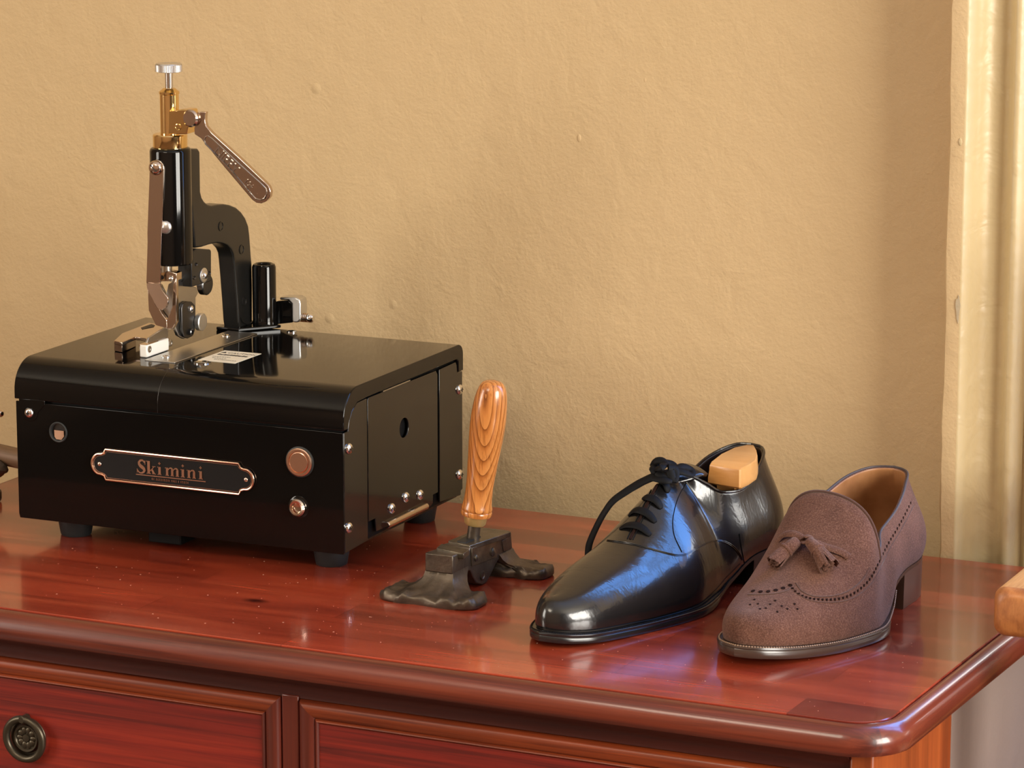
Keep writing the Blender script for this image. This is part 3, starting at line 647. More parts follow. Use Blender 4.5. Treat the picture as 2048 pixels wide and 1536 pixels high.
YK = .0880
yoke = [c1(642, 505), c1(760, 485), c1(815, 490), c1(826, 540), c1(826, 590), c1(800, 640), c1(792, 690), c1(642, 690)]
obj('lever_yoke', bprism(yoke, 'y', YK, (0, .014, 0), None), 'brass', mc, bevel=.0008, label='polished brass yoke block')
q = by(*c1(835, 560), YK-.001); obj('lever_pivot', MB().cyl(B(q[0]-.001, q[1]+.002, q[2]), B(q[0]-.001, q[1]-.0025, q[2]), .0076, ch=.0014, n=36), 'nickel', mc)
for p, r_ in (((775, 578), .0014), ((722, 632), .0030)):
    q = by(*c1(*p), YK); obj('yoke_screw', MB().lathe([(r_, 0), (r_, .0005), (r_*.8, .0007), (r_*.75, .0003), (.0001, .0003)], B(*q), -EY, 20), 'brass', mc)
lev = [c1(872, 512), c1(900, 505), c1(948, 508), c1(942, 530), c1(940, 585), c1(950, 625), c1(1000, 682), c1(1220, 880), c1(1425, 1075), c1(1462, 1115), c1(1478, 1160), c1(1470, 1205), c1(1440, 1240), c1(1400, 1258), c1(1360, 1252), c1(1325, 1225), c1(1100, 960), c1(905, 722), c1(855, 690), c1(852, 640), c1(878, 575)]
lv = obj('lever', bprism(lev, 'y', YK+.001, (0, .0052, 0)), 'nickel', mc, bevel=.0007, seg=3)
rim = [c1(945, 712), c1(965, 705), c1(1000, 728), c1(1210, 925), c1(1400, 1095), c1(1440, 1135), c1(1448, 1175), c1(1430, 1215), c1(1395, 1230), c1(1350, 1215), c1(1120, 945), c1(945, 770), c1(935, 740)]
mb = MB().tube([B(*by(*p, YK+.0006)) for p in rim], .0006, 6, closed=True, up=EY); obj('lever_rim', mb, 'steel', lv)
o_ = np.array(by(*c1(1010, 830), YK+.0006)); e_ = np.array(by(*c1(1180, 1010), YK+.0006)); dd = (e_-o_); Ld = np.linalg.norm(dd); dd /= Ld; uu = np.array([-dd[2], 0, dd[0]])
def lp(u, v, d): q = o_+dd*u+uu*v; return B(q[0], q[1]-d, q[2])
mb = text_mb('NIPPY', .0105, lp, .0010); obj('raised_letters', mb, 'steel', lv, smooth=False)
o2 = o_+dd*(Ld*1.42); mb = text_mb('104', .0062, lambda u, v, d: B((o2+dd*u+uu*(v+.0012))[0], o2[1]-d, (o2+dd*u+uu*(v+.0012))[2]), .0010); obj('raised_letters', mb, 'steel', lv, smooth=False)
# spring bar on the front of the column with its screws
YS = .0800
bar = [c1(487, 990), c1(494, 930), c1(515, 907), c1(545, 898), c1(578, 910), c1(598, 940), c1(603, 975), c1(590, 1440), c2(505, 230), c2(492, 680), c2(378, 680), c2(388, 340), c1(468, 1500)]
pb = [B(*by(*p, YS)) for p in bar]; mb = MB().prism(pb, EY*.0022)
low = [by(*c2(378, 680), YS), by(*c2(492, 680), YS)]+[by(*c2(*p), YS-.004) for p in ((505, 735), (555, 800), (556, 850), (540, 885), (500, 905), (465, 885), (440, 840), (388, 725))]
mb.prism([B(*p) for p in low], EY*.0022); obj('spring_bar', mb, 'nickel', mc, bevel=.0005)
q = by(*c1(540, 965), YS); obj('bar_screw', MB().lathe([(.0066, 0), (.0064, .0016), (.0050, .0034), (.0025, .0044), (.0001, .0046)], B(*q), -EY, 30), 'nickel', mc)
mb = MB().prism([B(q[0]+a*.0040*.75+b_*.0005*.66, q[1]-.0042, q[2]-a*.0040*.66+b_*.0005*.75) for a, b_ in ((-1, -1), (1, -1), (1, 1), (-1, 1))], -EY*.0004); obj('screw_slot', mb, 'ink', mc)
q = by(*c2(535, 222), YS+.004); obj('bar_screw', MB().lathe([(.0064, 0), (.0062, .0012), (.0045, .0028), (.0001, .0036)], B(*q), -EY, 30), 'alu', mc)
# presser mechanism
obj('presser_shaft', MB().cyl(B(.0975, .0955, by(*c2(560, 500), .0955)[2]), B(.0975, .0955, by(*c2(560, 600), .0955)[2]), .0048), 'brushed', mc)
mb = bprism([c2(490, 600), c2(560, 582), c2(625, 600), c2(625, 665), c2(490, 668)], 'y', .0860, (0, .010, 0)); cb = obj('clamp_block', mb, 'nickel', mc, bevel=.0006)
q = by(*c2(505, 635), .0858); obj('set_screw', MB().cyl(B(*q), B(q[0], q[1]-.0003, q[2]), .0020, n=18), 'ink', cb)
q = by(*c2(583, 645), .0858); obj('set_screw', MB().sphere(B(*q), .0026, 8), 'steel', cb)
leg1 = [c2(388, 720), c2(440, 760), c2(470, 870), c2(505, 930), c2(545, 985), c2(548, 1055), c2(455, 1025), c2(398, 905)]
obj('presser_leg', bprism(leg1, 'y', .0835, (0, .0045, 0)), 'nickel', mc, bevel=.0005)
leg2 = [c2(598, 700), c2(622, 640), c2(625, 1000), c2(590, 1060), c2(545, 1060), c2(545, 985), c2(590, 880)]
obj('presser_leg', bprism(leg2, 'y', .0850, (0, .0045, 0)), 'nickel', mc, bevel=.0005)
obj('blade_guard', bprism([c2(495, 690), c2(540, 780), c2(560, 690), c2(615, 660), c2(600, 860), c2(545, 1000), c2(485, 900)], 'y', .0890, (0, .003, 0)), 'brushed', mc, bevel=.0004)
vp = [c2(640, 640), c2(700, 690), c2(790, 715), c2(806, 760), c2(785, 800), c2(785, 1000), c2(776, 1075), c2(742, 1118), c2(690, 1138), c2(645, 1112), c2(618, 1045), c2(612, 620)]
obj('gauge_plate', bprism(vp, 'x', .1040, (-.0035, 0, 0)), 'brushed', mc, bevel=.0006)
sp_ = [c2(668, 890), c2(680, 850), c2(710, 830), c2(752, 832), c2(782, 862), c2(784, 960), c2(770, 990), c2(782, 1060), c2(765, 1115), c2(725, 1135), c2(690, 1120), c2(672, 1060)]
sl = obj('slide_plate', bprism(sp_, 'x', .1072, (-.0032, 0, 0)), 'dark_steel', mc, bevel=.0009)
q = bx(*c2(742, 892), .1072); obj('slide_screw', MB().lathe([(.0032, 0), (.0030, .0014), (.0016, .0026), (.0001, .0028)], B(*q), EX, 22), 'chrome', sl)
q = bx(*c2(735, 1080), .1072); obj('slide_screw', MB().lathe([(.0030, 0), (.0030, .0022), (.0020, .0030), (.0016, .0012), (.0001, .0010)], B(*q), EX, 22), 'dark_steel', sl)
q = bx(*c2(835, 1000), .1110); obj('thumb_screw', MB().cyl(B(q[0]-.004, q[1], q[2]), B(q[0]+.0012, q[1], q[2]), .0078, ch=.0007, n=40), 'alu', mc)
obj('screw_shank', MB().cyl(B(.1030, q[1], q[2]), B(q[0]-.003, q[1], q[2]), .0026), 'steel', mc)
# presser foot and edge guide
ZF = T+.0125
ft = [c2(115, 1152), c2(182, 1090), c2(300, 1045), c2(402, 1004), c2(448, 1012), c2(560, 1050), c2(545, 1120), c2(390, 1172), c2(376, 1132), c2(290, 1118), c2(180, 1166)]
obj('presser_foot', bprism(ft, 'z', ZF, (0, 0, -.0032)), 'nickel', mc, bevel=.0005)
mb = bprism([c2(115, 1152), c2(182, 1090), c2(292, 1050), c2(290, 1118), c2(180, 1166)], 'z', ZF-.003, (0, 0, -.0093)); obj('foot_claw', mb, 'nickel', mc, bevel=.0006)
mb = MB().prism([B(*bz(*c2(335, 1045), ZF+.0003)), B(*bz(*c2(420, 1016), ZF+.0003)), B(*bz(*c2(450, 1024), ZF+.0003)), B(*bz(*c2(440, 1038), ZF+.0003)), B(*bz(*c2(345, 1058), ZF+.0003))], (0, 0, -.0004)); obj('foot_slot', mb, 'ink', mc)
g0 = bz(*c2(385, 1296), T)
mb = MB(); bp(mb, g0[0]-.0085, g0[0]-.0068+.006, g0[1]+.001, g0[1]+.022, T+.009, ZF-.001); obj('guide_bracket', mb, 'nickel', mc, bevel=.0005)
mb = MB(); bp(mb, g0[0]-.0075, g0[0], g0[1], g0[1]+.0385, T+.0002, T+.0112); eg = obj('edge_guide', mb, 'white', mc, bevel=.0012, label='white nylon edge guide')
for p in ((405, 1222), (578, 1172)):
    q = bx(*c2(*p), g0[0]); obj('guide_screw', MB().lathe([(.0030, -.0004), (.0030, .0004), (.0016, .0006), (.0012, .0001), (.0001, 0)], B(*q), EX, 20), 'brushed', eg)
obj('guide_strip', bprism([c2(384, 1172), c2(400, 1130), c2(470, 1085), c2(540, 1040), c2(556, 1060), c2(560, 1120)], 'x', g0[0]-.0002, (-.002, 0, 0)), 'brushed', mc, bevel=.0003)
# rear tube, bracket and spring bolt
q = bx(*c2(1350, 1050), .1205); rz = by(*c2(1350, 520), q[1])[2]; r0 = .0108
obj('rear_tube', MB().lathe([(r0+.002, T), (r0+.0004, T+.003), (r0, T+.006), (r0, rz-.0030), (r0-.0010, rz-.0006), (r0-.0026, rz), (r0-.0046, rz-.0008), (r0-.0050, rz-.004), (r0-.0052, rz-.05)], B(q[0], q[1], 0), n=48), 'black', mc)
obj('tube_pin', MB().cyl(B(q[0], q[1], rz-.03), B(q[0], q[1], rz-.005), .004), 'brushed', mc)
YR = .2360
br = [c2(1440, 830), c2(1545, 822), c2(1575, 850), c2(1575, 1005), c2(1440, 1020)]
obj('rear_bracket', bprism(br, 'y', YR, (0, .012, 0)), 'black', mc, bevel=.001)
br2 = [c2(1470, 796), c2(1600, 796), c2(1632, 815), c2(1640, 850), c2(1640, 985), c2(1620, 1005), c2(1580, 1005), c2(1572, 985), c2(1570, 850), c2(1545, 822), c2(1470, 818)]
obj('bracket_cap', bprism(br2, 'y', YR-.001, (0, .014, 0)), 'alu', mc, bevel=.0016)
q = np.array(by(*c2(1615, 958), YR+.005)); q2 = np.array(by(*c2(1745, 962), YR+.005)); Lx = q2[0]-q[0]
obj('spring_bolt', MB().cyl(B(*q), B(q[0]+Lx*.75, q[1], q[2]), .0022, n=16), 'steel', mc)
mb = MB().tube([B(q[0]+Lx*.02+Lx*.66*t, q[1]+.0036*math.cos(t*38), q[2]+.0036*math.sin(t*38)) for t in np.linspace(0, 1, 110)], .0007, 6, up=EX); obj('coil_spring', mb, 'nickel', mc)
obj('bolt_head', MB().lathe([(.0040, 0), (.0044, .0006), (.0042, .0034), (.0028, .0052), (.0001, .0056)], B(q[0]+Lx*.72, q[1], q[2]), EX, 24), 'chrome', mc)
q = bz(*c2(1572, 1078), T); obj('plate_screw', MB().lathe([(.0046, 0), (.0046, .0006), (.0030, .0009), (.0001, .0004)], B(q[0], min(q[1], .223), T), n=24), 'chrome', mc)

# ------------------------------------------------------------------ the old iron edge tool with a wooden handle
it = thing('edging_tool', (-.087, .09, 0), 'old cast-iron shoemaking tool with upright turned wooden handle, between machine and shoes', 'tool')
XR, XL = -.0745, -.0997
# body seen from the side: profile in the y-z plane
side = [onx(*c5(*p), XR)[1:] for p in [(508, 1142), (612, 1106), (615, 1090), (868, 996), (877, 1108), (840, 1130), (805, 1150), (775, 1190), (745, 1255), (718, 1306), (690, 1322), (655, 1310), (632, 1262), (620, 1232), (508, 1258)]]
body = MB().prism([(XR, y, z) for y, z in side], (XL-XR, 0, 0)); obj('iron_body', body, 'iron', it, bevel=.0011)
def foot(x0, x1, y0, y1, bx0, bx1, by0, by1, zb_, toes, seed, front=-1):
    rnd = random.Random(seed); n_ = 96; R = []
    def out(a, k):
        cx, cy = (x0+x1)/2, (y0+y1)/2; ca, sa = math.cos(a), math.sin(a)
        e = .50; rx = (x1-x0)/2*abs(ca)**e*math.copysign(1, ca); ry = (y1-y0)/2*abs(sa)**e*math.copysign(1, sa)
        sc = 1
        if front*sa > .15: 
            u = (cx+rx-x0)/(x1-x0); sc = 1-.16*max(0, 1-min(abs(u-t) for t in toes)/.055)*min(1, (front*sa-.15)*2)
        return cx+rx*k, cy+ry*sc*k
    def blk(a):
        cx, cy = (bx0+bx1)/2, (by0+by1)/2; ca, sa = math.cos(a), math.sin(a); m = max(abs(ca), abs(sa))
        return cx+(bx1-bx0)/2*ca/m, cy+(by1-by0)/2*sa/m
    for k, z, t in ((.97, 0, 0), (1, .0018, 0), (1.0, .0050, 0), (.97, .0070, 0), (.92, .0082, .02), (.84, .0088, .10), (.76, .0094, .22), (.7, .0108, .40), (.66, .0132, .60), (.6, .0168, .80), (.6, .0205, .94), (.6, zb_, 1)):
        r_ = []
        for i in range(n_):
            a = 2*math.pi*i/n_; p = out(a, k); q = blk(a); x = p[0]*(1-t)+q[0]*t; y = p[1]*(1-t)+q[1]*t
            u = (x-x0)/(x1-x0); w_ = (1-t)*(0 if z < .003 else 1)
            zz = z*zb_/.024 if t > .5 else z
            zz += w_*(.0016*math.cos(u*31+seed)+.0010*math.cos(u*67+seed*2)+.0006*math.sin(y*900+u*40)-.0022*max(0, 1-min(abs(u-q_) for q_ in toes)/.07))*(min(1, z/.007))
            r_.append((x, y, zz))
        R.append(r_)
    return MB().rings(R)
obj('iron_foot', foot(-.1335, -.0440, .0185, .0560, XL, XR, .0450, .0730, .0235, (.36, .52), 3), 'iron', it, angle=70)
obj('iron_foot', foot(-.1335, -.0345, .1290, .1640, XL, XR, .1300, .1565, .0215, (.30, .74), 8), 'iron', it, angle=70)
# loose bar and deck on the top of the body
ztop = side[2][1]
mb = MB().prism([onz(*c5(*p), ztop+.0012) for p in [(480, 1048), (612, 1080), (866, 994), (852, 985), (690, 966), (640, 985)]], (0, 0, -.0045)); obj('top_plate', mb, 'iron_worn', it, bevel=.0006)
mb = MB().prism([onz(*c5(*p), ztop+.0010) for p in [(408, 1092), (575, 1128), (610, 1102), (440, 1066)]], (0, 0, -.0050)); obj('sliding_bar', mb, 'iron_worn', it, bevel=.0006)
mb = MB().prism([onz(*c5(*p), ztop+.0020) for p in [(535, 1050), (590, 1060), (680, 1022), (672, 1010), (600, 1015)]], (0, 0, -.0012)); obj('slot', mb, 'ink', it)
mb = MB().prism([(XR+.0012, *onx(*c5(*p), XR)[1:]) for p in [(618, 1094), (768, 1038), (772, 1152), (620, 1205)]], (-.0014, 0, 0)); cp = obj('cheek_plate', mb, 'iron_worn', it, bevel=.0004)
for p, r_ in (((650, 1155), .0030), ((752, 1118), .0038)):
    q = onx(*c5(*p), XR+.0012); k_ = obj('cheek_screw', MB().lathe([(r_, 0), (r_*.95, .0010), (r_*.6, .0018), (.0001, .0020)], q, (1, 0, 0), 20), 'iron_worn', cp)
q = onx(*c5(690, 1262), XR); obj('pivot_boss', MB().lathe([(.0042, -.0005), (.0040, .0008), (.0028, .0010), (.0022, .0004), (.0001, .0004)], q, (1, 0, 0), 22), 'iron', it)
mb = MB().prism([onx(*c5(*p), XR+.0004) for p in [(815, 1048), (862, 1010), (866, 1000), (800, 1025), (805, 1038)]], (-.0008, 0, 0)); obj('slot', mb, 'ink', it)
mb = MB().prism([onx(*c5(*p), XR+.0006) for p in [(812, 1052), (862, 1020), (868, 1100), (822, 1118)]], (-.001, 0, 0)); obj('end_plate', mb, 'iron', it, bevel=.0004)
# shaft, ferrule and handle on the leaning axis
YH = .1000
A0 = ony(*c5(632, 1040), YH); A1 = ony(*c5(758, 68), YH); AXH = (A1-A0)/np.linalg.norm(A1-A0); LH = float(np.linalg.norm(A1-A0))
pxm = LH/ (((758-632)**2+(1040-68)**2)**.5)
hz = lambda yc: LH*(1040-yc)/(1040-68)
hr = lambda wc: wc*pxm/2
obj('shaft', MB().lathe([(hr(76), -.010), (hr(76), .0002), (hr(74), hz(930))], A0, AXH, 28), 'iron', it)
obj('ferrule', MB().lathe([(hr(112), hz(948)), (hr(128), hz(938)), (hr(140), hz(895)), (hr(146), hz(880))], A0, AXH, 36), 'old_brass', it, label='worn brass ferrule')
hp = [(hr(150), hz(892)), (hr(180), hz(888)), (hr(186), hz(880)), (hr(186), hz(864)), (hr(178), hz(858)), (hr(186), hz(852)), (hr(186), hz(842)), (hr(178), hz(828)), (hr(168), hz(800)), (hr(163), hz(740)), (hr(165), hz(680)), (hr(176), hz(600)), (hr(190), hz(500)), (hr(204), hz(410)), (hr(211), hz(330)), (hr(208), hz(265)), (hr(198), hz(200)), (hr(182), hz(150)), (hr(160), hz(110)), (hr(130), hz(84)), (hr(96), hz(72)), (hr(50), hz(68)), (.0001, hz(67))]
q_ = catmull([(r_, z) for r_, z in hp[7:]], 40); hp = hp[:7]+[(max(float(a), .0001), float(b_)) for a, b_ in q_]
ho = obj('wooden_handle', MB().lathe(hp, A0, AXH, 48), 'handle_rings', it, angle=50) if 'handle_rings' in M_ else obj('wooden_handle', MB().lathe(hp, A0, AXH, 48), 'handle', it, angle=50)

# ------------------------------------------------------------------ arm of a wooden chair at the right edge
ca = thing('armchair', (.46, .12, -H), 'oak chair with squared rounded armrest, cut off at right edge beside dresser', 'chair')
ax0, ay0, az0, az1 = .4005, -.0205, .0440, .0815
mb = MB(); R = []
for y, k in ((ay0, .0065), (ay0+.0025, .0022), (ay0+.007, 0), (.10, 0), (.30, 0), (.328, .002), (.330, .006)):
    r_ = []; rad = .009; dz = (y-ay0)*.02
    for cx, cz, a0 in ((.485-k-rad, az1-k-rad, 0), (ax0+k+rad, az1-k-rad, 90), (ax0+k+rad, az0+k+rad, 180), (.485-k-rad, az0+k+rad, 270)):
        for j in range(7): a = math.radians(a0+15*j); r_.append((cx+rad*math.cos(a), y, cz+rad*math.sin(a)+dz))
    R.append(r_)
mb.rings(R)
k0 = len(mb.f)
mb.mi[-2] = 1
for i in range(28*2): mb.mi[i] = 1
obj('armrest', mb, ['oak', 'oak_end'], ca, angle=50)
mb = MB().box(.447, .478, .035, .066, -H, az0+.002); obj('front_leg', mb, 'oak', ca, bevel=.003)
mb = MB().box(.447, .478, .295, .325, -H, .30); obj('rear_leg', mb, 'oak', ca, bevel=.003)
mb = MB().box(.951, .982, .035, .066, -H, az0+.002); obj('front_leg', mb, 'oak', ca, bevel=.003)
mb = MB().box(.951, .982, .295, .325, -H, .30); obj('rear_leg', mb, 'oak', ca, bevel=.003)
mb = MB().box(.945, 1.03, ay0, .330, az0, az1); obj('armrest', mb, 'oak', ca, bevel=.009, seg=4)
mb = MB().box(.455, .975, .030, .325, -.24, -.20); obj('seat', mb, 'oak', ca, bevel=.006)
mb = MB().box(.470, .960, .302, .318, .10, .28); obj('backrest', mb, 'oak', ca, bevel=.004)

# ------------------------------------------------------------------ dark tool peeking out behind the machine on the left
lt = thing('hand_tool', (-.605, .15, 0), 'dark iron bench tool peeking out left behind the black machine', 'tool')
YL = .150
def lp_(px, py): return ony(px, py, YL)
P = [lp_(-100, 888), lp_(-60, 895), lp_(-10, 906), lp_(20, 913), lp_(60, 922)]
obj('wooden_grip', MB().tube(P, 0.0092, 18, taper=[1.0, 1.0, 1.0, 1.0, .98]), 'brownwood', lt)
P = [lp_(-60, 930), lp_(-25, 931), lp_(-8, 932), lp_(4, 934), lp_(14, 932), lp_(20, 934), lp_(27, 937)]
P = [p+np.array([0, -.010, 0]) for p in P]
obj('iron_nut', MB().tube(P, .0098, 9, taper=[1.0, 1.05, 1.1, .98, .80, .55, .2]), 'iron', lt, angle=25)
a = lp_(-100, 820); b = lp_(-4, 826)
obj('screw_rod', MB().cyl(a, b, .0022, n=14), 'iron_worn', lt)
obj('rod_end', MB().sphere(lp_(1, 827), .0032, 10), 'nickel', lt)
xc = float(lp_(-75, 900)[0])
mb = MB().box(xc-.014, xc+.006, YL-.012, YL+.012, .010, .080); obj('iron_upright', mb, 'iron', lt, bevel=.003)
mb = MB().box(xc-.016, xc+.022, YL-.03, YL+.03, 0, .012); obj('iron_base', mb, 'iron', lt, bevel=.003)

# ------------------------------------------------------------------ shoes
class Shoe:
    def __init__(s, heel, toe, outR, outL, ze, zr, wr, topR, topL, sth, L, N_=64, V=26, tip=.022, par=None, lean=.0):
        s.h = np.array([*heel, 0.]); t = np.array([*toe, 0.]); s.d = (t-s.h)/np.linalg.norm(t-s.h); s.r = np.array([-s.d[1], s.d[0], 0])
        if s.r[0] < 0: s.r = -s.r
        s.L = L; s.N = N_; s.V = V
        s.oR = catmull(outR, N_+1); s.oL = catmull(outL, N_+1); s.ze = ze; s.zr = zr; s.wr = wr; s.sth = sth; s.tip = tip
        s.topR, s.topL = topR, topL; s.par = par
        s.cut = False; s.blend = False; s.vst = {}; s.ith = -1
    def P(s, w_, t, z): return s.h + s.r*w_ + s.d*t + np.array([0, 0, z])
    def inv(s, p): q = np.array(p)-s.h; return float(q@s.r), float(q@s.d), float(p[2])
    def nrm(s, o, i, sg):
        a = o[max(i-1, 0)]; b_ = o[min(i+1, s.N)]; t = b_-a; t /= np.linalg.norm(t)
        if i == 0: t = np.array([0., sg*1.]) if False else t
        n_ = np.array([t[1], -t[0]])       # (s,w) coordinates; right side outward = +w
        if sg*n_[1] < 0 and abs(n_[1]) > 1e-6: n_ = -n_
        if i == 0: n_ = np.array([-1., 0.])
        if i == s.N: n_ = np.array([1., 0.])
        return n_
    def vamp_sec(s, i, sg):
        o = s.oR if sg > 0 else s.oL; E = o[i]; sm = (s.oR[i][0]+s.oL[i][0])/2; n_ = s.nrm(o, i, sg)
        E3 = np.array([E[0], E[1], s.ze(sm)]); p = s.par
        lim = s.L-s.tip; k = .02
        sr = sm if sm < lim-k else lim-k*math.exp(-(sm-(lim-k))/k)
        T = np.array([sr, s.wr(sr), s.zr(sr)]); Hh = T[2]-E3[2]; dxy = E3[:2]-T[:2]
        C1 = E3+np.array([n_[0]*p['b'](sm), n_[1]*p['b'](sm), Hh*p['h1'](sm)])
        C2 = T+np.array([dxy[0]*p['a'](sm), dxy[1]*p['a'](sm), -Hh*p['d'](sm)])
        return E3, C1, C2, T
    def section(s, i, sg):
        """Bezier control points (s,w,z) of the curve from feather edge to top for station i"""
        o = s.oR if sg > 0 else s.oL; sm = (s.oR[i][0]+s.oL[i][0])/2
        if sm >= s.sth and not s.cut: return s.vamp_sec(i, sg)
        n_ = s.nrm(o, i, sg); E3 = np.array([o[i][0], o[i][1], s.ze(sm)]); p = s.par
        tb = s.topR if sg > 0 else s.topL
        T = np.array([f(sm) for f in tb]); Hh = T[2]-E3[2]; q = p['bq'](sm)
        Q = [E3, E3+np.array([n_[0]*q, n_[1]*q, Hh*.36]), T+np.array([n_[0]*p['oq'](sm), n_[1]*p['oq'](sm), -Hh*.36]), T]
        bw = .035
        if s.blend and sm > s.sth-bw:
            V = s.vamp_sec(i, sg); v0, v1 = 0., 1.
            for _ in range(30):
                v = (v0+v1)/2; u = 1-v; z = u**3*V[0][2]+3*u*u*v*V[1][2]+3*u*v*v*V[2][2]+v**3*V[3][2]
                if z < T[2]: v0 = v
                else: v1 = v
            v = v0; A = V[0]*(1-v)+V[1]*v; Bm = V[1]*(1-v)+V[2]*v; Cc = V[2]*(1-v)+V[3]*v; AB = A*(1-v)+Bm*v; BC = Bm*(1-v)+Cc*v
            s.vst[sg] = v if i == s.ith else s.vst.get(sg)
            V = [V[0], A, AB, AB*(1-v)+BC*v]; t = min(1, (sm-(s.sth-bw))/bw); t = t*t*(3-2*t)
            Q = [a_*(1-t)+b_*t for a_, b_ in zip(Q, V)]
        return Q
    def pt(s, i, sg, v):
        E, a, b_, T = s.section(i, sg); u = 1-v
        q = u**3*E+3*u*u*v*a+3*u*v*v*b_+v**3*T
        return s.P(q[1], q[0], q[2])
    def loft(s, i0, i1, vs=None):
        """both sides between stations i0..i1"""
        mb = MB()
        for sg in (1, -1):
            vf = (lambda i: vs(i, sg)) if vs else (lambda i: [v/s.V for v in range(s.V+1)])
            vl = vf(i0); G = [[s.pt(i, sg, v) for v in vf(i)] for i in range(i0, i1+1)]
            vv = [p for g in G for p in g]; k = len(vl)
            mb.add(vv, [(a*k+b_, a*k+b_+1, (a+1)*k+b_+1, (a+1)*k+b_) for a in range(i1-i0) for b_ in range(k-1)])
        return mb
    def outline(s, off, z, tmax=None, tmin=None):
        """closed loop of the sole outline, offset outward, stations shared left and right"""
        L_ = []
        idx = [i for i in range(s.N+1) if (tmax is None or (s.oR[i][0]+s.oL[i][0])/2 <= tmax)]
        for sg, o, seq in ((1, s.oR, idx), (-1, s.oL, idx[::-1])):
            for i in seq:
                n_ = s.nrm(o, i, sg); sm = (s.oR[i][0]+s.oL[i][0])/2
                k = off(sm) if callable(off) else off; L_.append(s.P(o[i][1]+n_[1]*k, o[i][0]+n_[0]*k, z(sm)))
        return L_
    def hit(s, bvh, px, py, off=0.0):
        d = ray(px, py); loc, no, ix, di = bvh.ray_cast(Vector(CAM), Vector(d/np.linalg.norm(d)))
        if loc is None: return None, None
        no = np.array(no); no = no if no@d < 0 else -no
        return np.array(loc)+no*off, no
    def onw(s, px, py, w_):
        d = ray(px, py); t = ((s.h-CAM)@s.r+w_)/(d@s.r); return CAM+t*d
def bvh_of(mbs):
    v = []; f = []
    for m in mbs:
        k = len(v); v += m.v; f += [tuple(i+k for i in q) for q in m.f]
    return BVHTree.FromPolygons([Vector(p) for p in v], f)
def slab(sh, prof, tmax=None):
    """prof: list of (offset, z function)"""
    R = [sh.outline(o, z, tmax) for o, z in prof]; mb = MB(); n_ = len(R[0])
    mb.rings(R, True, False)
    base = 0
    for ring_i in (0, len(R)-1):
        k = ring_i*n_; h_ = n_//2
        mb.f += [(k+i, k+i+1, k+n_-2-i, k+n_-1-i) for i in range(h_-1)]; mb.mi += [0]*(h_-1)
    return mb
def surf_line(sh, bvh, pts, off, n=60):
    """pixel polyline -> curve lying on the shoe"""
    Q = catmull(pts, n); out = []; nn = []
    for p in Q:
        a, no = sh.hit(bvh, p[0], p[1], off)
        if a is not None: out.append(a); nn.append(no)
    return out, nn
def solid(o, t, mi_off=1, off=-1, sh=None):
    if sh is not None:                       # ease the toe, where the rows of the mesh run together
        g = o.vertex_groups.new(name='toe')
        for v in o.data.vertices:
            t_ = sh.inv(np.array(v.co)+BASE[o])[1]/sh.L
            if t_ > .72: g.add([v.index], min(1, (t_-.72)/.10), 'REPLACE')
        q = o.modifiers.new('ease', 'SMOOTH'); q.factor = .5; q.iterations = 10; q.vertex_group = 'toe'
    m = o.modifiers.new('solid', 'SOLIDIFY'); m.thickness = t; m.offset = off; m.material_offset = mi_off; m.material_offset_rim = 0; m.use_even_offset = False
    return o
C_ = lambda v: (lambda s_: v)
def WO(k, a=spl([0, .075, .10, .125, .15, .40], [-.0015, -.0015, -.0010, .0015, 0, 0])):   # the welt shrinks to nothing at waist and heel
    f = spl([0, .08, .125, .145, .40], [.0006/k, .0006/k, .35, 1, 1]); return lambda t: k*f(t)

